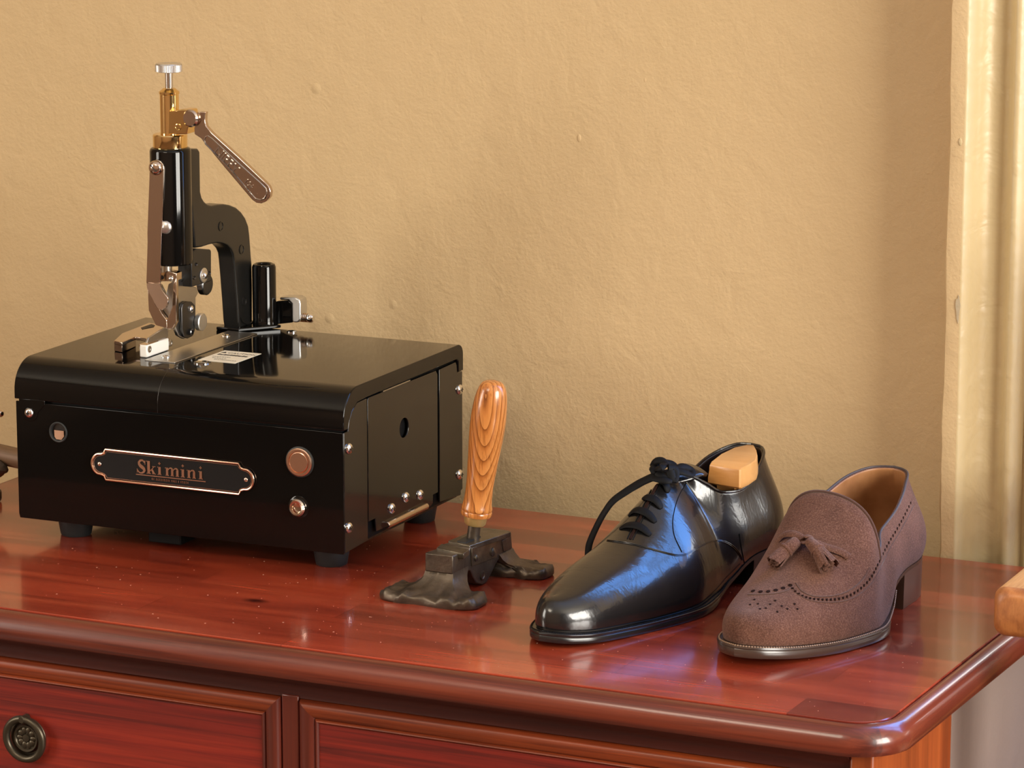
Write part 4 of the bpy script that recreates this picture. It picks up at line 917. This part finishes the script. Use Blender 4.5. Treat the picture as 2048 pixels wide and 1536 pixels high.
# ---- black oxford
oxL = .3204
zs = spl([0, .06, .075, .10, .13, .17, .22, .27, .30, .325], [.024, .0235, .0215, .013, .0035, .0004, .0002, .0012, .0030, .0072])
th1 = spl([0, .09, .118, .145, .4], [.0032, .0032, .0050, .0078, .0078])
ze = lambda t: zs(t)+th1(t)-.0003
ox = Shoe((.103, .264), (.050, -.052),
  outR=[(-.003, 0), (.000, .014), (.009, .0265), (.03, .0350), (.06, .0365), (.09, .0380), (.115, .0395), (.14, .0450), (.175, .0500), (.2169, .0435), (.25, .0360), (.284, .0268), (.3007, .0175), (.3110, .0085), (.3165, -.002)],
  outL=[(-.003, 0), (.000, -.014), (.009, -.0255), (.03, -.0330), (.06, -.0335), (.10, -.0345), (.14, -.0395), (.18, -.0430), (.22, -.0410), (.25, -.0365), (.28, -.0295), (.298, -.0210), (.3095, -.0125), (.3165, -.002)],
  ze=ze, zr=spl([.11, .125, .14, .156, .168, .178, .1885, .2013, .2218, .2482, .2762, .298, .31], [.1055, .1055, .1045, .0995, .0915, .0835, .0755, .0675, .0590, .0520, .0440, .0365, .031]),
  wr=spl([.10, .20, .26, .31], [0, 0, -.003, -.004]),
  topR=[spl([-.01, 0, .015, .035, .055, .08, .10, .112, .122], [.010, .011, .020, .040, .056, .080, .1025, .114, .1255]),
        spl([-.01, 0, .004, .015, .035, .055, .08, .10, .112, .122], [0, 0, .009, .0175, .0255, .0290, .0300, .0265, .0190, .0100]),
        spl([-.01, 0, .015, .035, .055, .08, .10, .112, .122], [.1055, .1055, .1030, .0960, .0875, .0832, .0860, .0945, .1025])],
  topL=[spl([-.01, 0, .015, .035, .055, .08, .10, .112, .122], [.010, .011, .020, .040, .056, .080, .1025, .114, .1255]),
        spl([-.01, 0, .004, .015, .035, .055, .08, .10, .112, .122], [0, 0, -.009, -.0175, -.0255, -.0290, -.0300, -.0265, -.0190, -.0100]),
        spl([-.01, 0, .015, .035, .055, .08, .10, .112, .122], [.1055, .1055, .1030, .0965, .0890, .0855, .0880, .0960, .1030])],
  sth=.1235, L=.3165, tip=.017,
  par=dict(b=spl([.12, .2, .28, .32], [.006, .004, .003, .002]), h1=spl([.12, .2, .28, .32], [.42, .52, .60, .66]), a=spl([.12, .16, .20, .26, .32], [.30, .42, .58, .72, .70]), d=spl([.12, .16, .20, .26, .32], [.20, .14, .02, -.02, -.02]),
           bq=spl([0, .03, .08, .12], [.013, .013, .010, .007]), oq=spl([0, .03, .06, .12], [.007, .006, .003, .006])))
o_ = thing('oxford_shoe', (.085, .12, 0), 'black polished leather oxford lace-up shoe with a wooden shoe tree inside', 'shoe')
oxm = ox.loft(0, ox.N); oxb = bvh_of([oxm])
up = solid(obj('leather_upper', oxm, ['leather', 'lining_dark'], o_, weld=True, angle=180), .0024, sh=ox); m = up.modifiers.new('s', 'SUBSURF'); m.levels = m.render_levels = 1
obj('insole', slab(ox, [(-.002, lambda t: ze(t)+.0005), (-.002, lambda t: ze(t)+.0015)]), 'lining_dark', o_)
obj('welt_sole', slab(ox, [(-.004, zs), (WO(.0036), zs), (WO(.0042), lambda t: zs(t)+.10*th1(t)), (WO(.0043), lambda t: zs(t)+.54*th1(t)), (WO(.0037), lambda t: zs(t)+.64*th1(t)), (WO(.0044), lambda t: zs(t)+.75*th1(t)), (WO(.0043), lambda t: zs(t)+.92*th1(t)), (WO(.0034), lambda t: zs(t)+th1(t)), (-.004, lambda t: zs(t)+th1(t))]), 'sole_black', o_, angle=50)
obj('heel', slab(ox, [(-.0012, C_(0)), (-.0004, C_(.0008)), (.0004, lambda t: zs(t)*.95), (.0004, zs)], tmax=.068), 'sole_black', o_, angle=40)
def stitches(sh, off, zf_, t0, n, r_, L_=.0012, h=.0006):
    """thread stitches round the welt"""
    lp2 = np.array(sh.outline(off, zf_)); lp2 = np.vstack([lp2, lp2[:1]]); s_ = np.concatenate([[0], np.cumsum(np.linalg.norm(np.diff(lp2, axis=0), axis=1))]); mb = MB()
    for q in np.arange(0, s_[-1], r_):
        p = np.array([np.interp(q, s_, lp2[:, k]) for k in range(3)]); p2 = np.array([np.interp(min(q+L_, s_[-1]), s_, lp2[:, k]) for k in range(3)])
        if sh.inv(p)[1] < t0: continue
        mb.tube([p, (p+p2)/2+np.array([0, 0, h*.3]), p2], h, 5)
    return mb
obj('welt_stitching', stitches(ox, .0030, lambda t: zs(t)+.0079, .09, 0, .0017, .0010, .0005), 'lace', o_)
def seam(sh, bvh, pts, par, name, m, r_=.0005, off=.0003, n=70):
    P, nn = surf_line(sh, bvh, pts, off, n)
    if len(P) > 2: obj(name, MB().tube(P, r_, 6), m, par)
def pts6(*a): return [c6(*p) for p in a]
seam(ox, oxb, pts6((610, 734), (700, 744), (800, 762), (920, 795), (1050, 828), (1110, 835), (1170, 824), (1250, 780), (1330, 742), (1390, 735), (1450, 750), (1510, 795), (1555, 870)), o_, 'vamp_seam', 'leather', .0004)
seam(ox, oxb, pts6((605, 740), (800, 770), (1050, 836), (1115, 843), (1172, 832), (1250, 788), (1330, 750), (1390, 743), (1445, 757), (1505, 803), (1548, 875)), o_, 'vamp_seam', 'leather', .0003)
seam(ox, oxb, pts6((1188, 300), (1140, 370), (1100, 450), (1075, 540), (1066, 620), (1080, 710), (1130, 818)), o_, 'facing_seam', 'lace', .00028)
seam(ox, oxb, pts6((1530, 690), (1545, 790), (1565, 890), (1568, 905)), o_, 'quarter_seam', 'lace', .00028)
# rolled topline edge
mb = MB(); idx = [i for i in range(ox.N+1) if (ox.oR[i][0]+ox.oL[i][0])/2 < ox.sth]
lp3 = [ox.pt(i, 1, 1) for i in idx[::-1]]+[ox.pt(i, -1, 1) for i in idx[1:]]
obj('topline_binding', MB().tube(lp3, .0013, 8), 'leather', o_)
# facing: slit, eyelet rows, tongue and laces
sl = pts6((962, 335), (905, 450), (855, 550), (805, 650), (768, 728)); P, nn = surf_line(ox, oxb, sl, .0003, 40)
obj('facing_slit', MB().tube(P, .0011, 8, flat=(.0012, .0004), up=nn), 'hole', o_)
for off_ in (-20, 20):
    P, nn = surf_line(ox, oxb, [(p[0]+off_/3.491, p[1]+off_*.12/3.491) for p in sl], .0003, 40); obj('facing_stitch', MB().tube(P, .0004, 5), 'lace', o_)
tg = MB(); R = []
for t_, k in ((.150, .0), (.138, .3), (.126, .7), (.116, 1.0), (.109, 1.05)):
    R.append([ox.P(.0175*k*u, t_, ox.zr(max(t_, .12))-.004+.0035*k-.006*u*u*(1 if k > .2 else .4)+(.002 if t_ < .12 else 0)) for u in np.linspace(-1, 1, 13)])
tg.rings(R, False, False); to = solid(obj('tongue', tg, ['leather', 'lining_dark'], o_, angle=180), .003)
lr = [((895, 335), (945, 320), (1000, 345), (1032, 400)), ((825, 445), (880, 440), (940, 465), (988, 512)), ((762, 560), (820, 535), (890, 560), (946, 608)), ((700, 652), (760, 640), (840, 655), (910, 700))]
for k, row in enumerate(lr):
    q = [c6(*p) for p in row]; P, nn = surf_line(ox, oxb, q, .0016, 16)
    if len(P) < 4: continue
    hm = np.sin(np.linspace(0, math.pi, len(P)))*.0022-.0012; P = [p+a*b_ for p, a, b_ in zip(P, nn, hm)]
    tp = .55+.45*np.sin(np.linspace(0, math.pi, len(P)))**.6
    obj('lace_bar', MB().tube(P, .003, 12, flat=(.0036, .0012), up=nn, taper=tp), 'lace', o_)
kc = ox.onw(*c6(1000, 245), 0)
def K(x, y, w_): return ox.onw(*c6(x, y), w_)
kn = [[(1085, 235, .006), (1060, 205, .002), (1010, 195, -.002), (955, 215, -.006), (930, 245, -.004), (975, 265, .0), (1040, 262, .004), (1075, 245, .006)],
      [(925, 225, -.010), (950, 185, -.006), (985, 178, -.002), (1010, 200, .002), (985, 225, .004), (945, 240, -.004)],
      [(1090, 235, .008), (1140, 220, .010), (1190, 245, .013), (1196, 275, .016), (1150, 262, .014), (1100, 250, .010)],
      [(1035, 225, .008), (1075, 235, .011), (1085, 275, .013), (1075, 318, .014), (1060, 290, .012), (1050, 250, .010)],
      [(960, 262, .0), (1000, 290, .006), (1045, 300, .010), (1035, 318, .011), (985, 312, .006), (930, 300, -.002)]]
for q in kn: obj('lace_bow', MB().tube(catmull([K(*p) for p in q], 26), .002, 10, flat=(.0034, .0015), up=ox.r*.3+np.array([0, -.6, .7])), 'lace', o_)
tl = catmull([K(*p) for p in ((1050, 262, .006), (985, 275, .003), (905, 303, -.006), (830, 340, -.016), (740, 395, -.024), (650, 460, -.032), (590, 540, -.038), (545, 620, -.043), (505, 705, -.048), (482, 770, -.051), (474, 830, -.052), (474, 862, -.052))], 60)
obj('loose_lace', MB().tube(tl, .002, 10, flat=(.0036, .0011), up=ox.r*.4+np.array([-.5, -.6, .5]), taper=np.interp(np.linspace(0, 1, 60), [0, .3, .6, .9, 1], [1.1, 1.1, .9, 1.0, .8])), 'lace', o_, label='long loose end of the black lace')

# ---- shoe tree: wooden knob standing in the heel of the oxford
st = thing('shoe_tree', (.09, .20, .035), 'pale varnished wooden shoe tree stuck in the heel of the black oxford', 'shoe tree')
zt_ = .1060
tp = [onz(*c6(*p), zt_) for p in [(1322, 204), (1335, 180), (1400, 130), (1500, 82), (1590, 62), (1632, 64), (1652, 100), (1660, 140), (1650, 175), (1600, 210), (1545, 236), (1530, 238), (1430, 222)]]
cc = sum(tp)/len(tp)
mb = MB().rings([[cc+(p-cc)*k+np.array([0, 0, dz]) for p in tp] for k, dz in ((.93, 0), (.985, -.0008), (1.0, -.0030), (1.0, -.0050), (1.04, -.0110), (1.04, -.0150), (1.0, -.0165), (.9, -.0170))]) 
obj('wooden_knob', mb, 'beech', st, angle=28)
mb = MB().rings([[cc-ox.r*(.004-dz*.12)-ox.d*(.002-dz*.1)+(p-cc)*k+np.array([0, 0, dz]) for p in tp] for k, dz in ((.62, -.0165), (.55, -.030), (.50, -.050), (.45, -.066))]); obj('heel_block', mb, 'beech', st, angle=60)

# ---- brown suede tassel loafer
zs2 = spl([0, .06, .075, .10, .125, .155, .20, .24, .27, .30], [.031, .0300, .0270, .0160, .0050, .0008, .0006, .0025, .0062, .0105])
th2 = spl([0, .09, .118, .145, .4], [.0028, .0028, .0050, .0090, .0090])     # the sole is thin at waist and heel
ze2 = lambda t: zs2(t)+th2(t)-.0005
lo = Shoe((.236, .248), (.207, -.035),
  outR=[(0, 0), (.002, .012), (.010, .0235), (.03, .0315), (.06, .0345), (.09, .0375), (.12, .0480), (.1568, .0570), (.1948, .0505), (.2243, .0400), (.25, .0275), (.2665, .0170), (.2765, .0060), (.2795, -.004)],
  outL=[(0, 0), (.002, -.012), (.010, -.0235), (.03, -.0310), (.06, -.0330), (.09, -.0345), (.13, -.0400), (.17, -.0425), (.21, -.0400), (.24, -.0345), (.262, -.0250), (.2735, -.0150), (.2795, -.004)],
  ze=ze2, zr=spl([.10, .125, .1443, .155, .166, .178, .19, .20, .215, .235, .255, .27], [.112, .1115, .1085, .0995, .0895, .0785, .0690, .0620, .0550, .0480, .0410, .0360]),
  wr=spl([.1, .2, .26, .28], [0, 0, -.003, -.004]),
  topR=[spl([0, .015, .035, .055, .08, .10, .12, .1375, .16], [.015, .025, .045, .061, .083, .103, .121, .1375, .158]),
        spl([0, .004, .015, .035, .055, .08, .10, .12, .1375, .16], [0, .008, .0165, .0245, .0295, .0340, .0360, .0370, .0375, .0385]),
        spl([0, .015, .035, .055, .08, .10, .12, .1375, .16], [.1035, .1025, .0985, .0930, .0855, .0800, .0755, .0710, .0640])],
  topL=[spl([0, .015, .035, .055, .08, .10, .12, .1375, .16], [.015, .025, .045, .061, .083, .103, .121, .1375, .158]),
        spl([0, .004, .015, .035, .055, .08, .10, .12, .1375, .16], [0, -.009, -.0185, -.0270, -.0310, -.0330, -.0340, -.0345, -.0350, -.0360]),
        spl([0, .015, .035, .055, .08, .10, .12, .1375, .16], [.1035, .1025, .0990, .0940, .0880, .0825, .0775, .0720, .0650])],
  sth=.1415, L=.2795, tip=.018,
  par=dict(b=spl([.12, .145, .165, .2, .25, .28], [-.010, -.009, -.001, .006, .005, .004]), h1=spl([.12, .15, .2, .25, .28], [.34, .38, .52, .62, .70]), a=spl([.12, .15, .17, .20, .25, .28], [1.22, 1.18, 1.0, .86, .80, .76]), d=spl([.12, .16, .2, .25, .28], [.0, .01, .0, -.01, -.01]),
           bq=spl([0, .03, .08, .14], [.011, .011, .010, .008]), oq=spl([0, .03, .06, .14], [.006, .005, .003, .004])))
l_ = thing('tassel_loafer', (.24, .11, 0), 'brown suede tassel loafer with punched trim and low stacked heel, rightmost shoe', 'shoe')
smid = [(lo.oR[i][0]+lo.oL[i][0])/2 for i in range(lo.N+1)]; ith = next(i for i in range(lo.N+1) if smid[i] >= lo.sth)
lo.ith = iq = ith; lo.blend = lo.cut = True; qm = lo.loft(0, iq); lo.cut = False
def vrows(i, sg):
    m_ = (lo.vst[1]+lo.vst[-1])/2; t = min(1, (i-ith)/(lo.N-ith)*1.5); vs_ = lo.vst[sg]*(1-t)+m_*t
    return [vs_*k/lo.V for k in range(lo.V+1)]+[vs_+(1-vs_)*k/20 for k in range(1, 21)]
vampm = lo.loft(ith, lo.N, vrows); qm.add(vampm.v, vampm.f); lob = bvh_of([qm])
va = solid(obj('suede_upper', qm, ['suede', 'tan'], l_, weld=True, angle=180), .0025, sh=lo); m = va.modifiers.new('s', 'SUBSURF'); m.levels = m.render_levels = 1
obj('insole', slab(lo, [(-.003, lambda t: ze2(t)+.0005), (-.003, lambda t: ze2(t)+.0018)]), 'tan', l_, label='tan leather insole')
obj('welt_sole', slab(lo, [(-.004, zs2), (WO(.0036), zs2), (WO(.0044), lambda t: zs2(t)+.09*th2(t)), (WO(.0046), lambda t: zs2(t)+.69*th2(t)), (WO(.0040), lambda t: zs2(t)+.78*th2(t)), (WO(.0050), lambda t: zs2(t)+.87*th2(t)), (WO(.0046), lambda t: zs2(t)+th2(t)), (-.004, lambda t: zs2(t)+th2(t))]), 'sole_brown', l_, angle=50)
obj('heel', slab(lo, [(-.0006, C_(0)), (0, C_(.0008)), (.0005, lambda t: zs2(t)*.95), (.0005, zs2)], tmax=.069), 'heel_brown', l_, angle=40)
obj('welt_stitching', stitches(lo, .0032, lambda t: zs2(t)+.0091, .10, 0, .0022, .0014, .0006), 'welt_thread', l_)
idx = [i for i in range(0, iq+1)]
lo.cut = True; lp3 = [lo.pt(i, 1, 1) for i in idx[::-1]]+[lo.pt(i, -1, 1) for i in idx[1:]]; lo.cut = False
obj('topline_binding', MB().tube(lp3, .0010, 8), 'edge_grey', l_)
tv = [lo.pt(ith, 1, v/30) for v in range(31)]+[lo.pt(ith, -1, v/30) for v in range(29, -1, -1)]
k0 = [q for q in tv if q[2] > .058]; obj('tongue_edge', MB().tube(k0, .0011, 8), 'suede_dark', l_)
def pts7(*a): return [c7(*p) for p in a]
ap = pts7((560, 945), (590, 985), (640, 1018), (700, 1038), (780, 1046), (870, 1044), (950, 1026), (1020, 990), (1080, 940), (1130, 880), (1185, 770), (1240, 660), (1300, 560), (1350, 470), (1400, 370))
P, nn = surf_line(lo, lob, ap, .0002, 44); mb = MB()
for k in range(0, len(P)): mb.tube([P[k]-np.array([0, 0, .0010]), P[k]+np.array([0, 0, .0010])], .0008, 8, flat=(.0010, .0004), up=nn[k])
punch = mb
seam(lo, lob, pts7((600, 930), (640, 985), (720, 1020), (830, 1022), (930, 1000), (1010, 955), (1075, 890), (1112, 820)), l_, 'apron_seam', 'suede_dark', .0005, .0002)
seam(lo, lob, [(p[0]+6, p[1]+5) for p in ap], l_, 'trim_seam', 'suede_dark', .0003, .0002)
cpx = pts7((300, 985), (360, 990), (430, 985), (500, 968), (560, 945)); P, nn = surf_line(lo, lob, cpx, .0002, 6); mb = punch
for p, q in zip(P, nn): mb.lathe([(.0017, -.0006), (.0017, .0002), (.0001, .0002)], p, q, 14)
small = [(310, 1045), (335, 1075), (390, 1105), (455, 1052), (500, 1090), (590, 1075), (420, 1078), (540, 1110), (350, 1110), (280, 1080), (470, 1130), (610, 1110)]
for s_ in small:
    p, q = lo.hit(lob, *c7(*s_), .0002)
    if p is not None: mb.lathe([(.0009, -.0006), (.0009, .0002), (.0001, .0002)], p, q, 10)
obj('punched_holes', mb, 'hole', l_)
seam(lo, lob, pts7((265, 1010), (330, 1010), (430, 1006), (520, 990), (575, 960)), l_, 'toe_seam', 'suede_dark', .0005, .0002)
# tassels and their strap
def onl(x, y, off): p, q = lo.hit(lob, *c7(x, y), off); return p, q
def strap(pts, offs, wd, name):
    Q = [onl(x, y, o) for (x, y), o in zip(pts, offs)]; Q = [a for a in Q if a[0] is not None]
    P = catmull([a[0] for a in Q], 24); nn = catmull([a[1] for a in Q], 24)
    obj(name, MB().tube(P, .002, 10, flat=(wd, .0009), up=list(nn)), 'suede', l_)
strap([(480, 632), (520, 606), (570, 602), (620, 618), (665, 650)], [.0006, .0022, .0035, .0040, .0040], .0034, 'tassel_strap')
strap([(690, 655), (740, 668), (810, 690), (880, 708), (930, 726), (968, 750)], [.0040, .0036, .0026, .0020, .0014, .0006], .0032, 'tassel_strap')
obj('tassel_knot', MB().tube(catmull([onl(x, y, o)[0] for x, y, o in ((655, 640, .003), (690, 636, .006), (712, 655, .0065), (690, 680, .006), (660, 668, .004))], 18), .0028, 10, flat=(.0034, .0014)), 'suede', l_)
def tassel(p0, p1, p2, r0, r1, r2, seed):
    rnd = random.Random(seed); A, na = onl(*p0, .0062); Bq, nb = onl(*p1, .0066); Cq, nc = onl(*p2, .0062)
    ax = Bq-A; ax /= np.linalg.norm(ax)
    col = obj('tassel_collar', MB().lathe([(r0*.75, 0), (r0, .001), (r1, np.linalg.norm(Bq-A)-.0008), (r1*.93, np.linalg.norm(Bq-A))], A, ax, 24), 'suede', l_, angle=60)
    ts = obj('tassel_collar', MB().lathe([(r1*1.06, -.0018), (r1*1.12, -.0008), (r1*1.12, .0004), (r1*1.02, .0010)], Bq-ax*.0008, ax, 24), 'suede', l_, angle=60)
    ax2 = Cq-Bq; Lf = np.linalg.norm(ax2); ax2 /= Lf; e1 = np.cross(ax2, nb); e1 /= np.linalg.norm(e1); e2 = np.cross(e1, ax2)
    mb = MB(); n_ = 13
    for k in range(n_):
        a = 2*math.pi*k/n_; rad = lambda f: (r1*.86+(r2-r1*.86)*f)
        o0 = e1*math.cos(a)+e2*math.sin(a); tng = -e1*math.sin(a)+e2*math.cos(a); Lk = Lf*rnd.uniform(.9, 1.05); tw = rnd.uniform(-.25, .25)
        P = [Bq-ax2*.001+ax2*Lk*f+o0*rad(f)+tng*tw*rad(f)*f for f in np.linspace(0, 1, 6)]
        mb.tube(P, .001, 4, flat=(.0019, .0006), up=[o0*math.cos(f*tw)+tng*math.sin(f*tw*2) for f in np.linspace(0, 1, 6)])
    for k in range(5):
        a = 2*math.pi*k/5; o0 = (e1*math.cos(a)+e2*math.sin(a))*r2*.45
        mb.tube([Bq+o0*.6, Bq+ax2*Lf*rnd.uniform(.88, .98)+o0], .001, 4, flat=(.0018, .0006), up=e2)
    obj('tassel_fringe', mb, 'suede', l_, smooth=False)
tassel((628, 668), (545, 745), (450, 845), .0045, .0056, .0058, 4)
tassel((700, 668), (765, 745), (835, 862), .0042, .0056, .0080, 9)
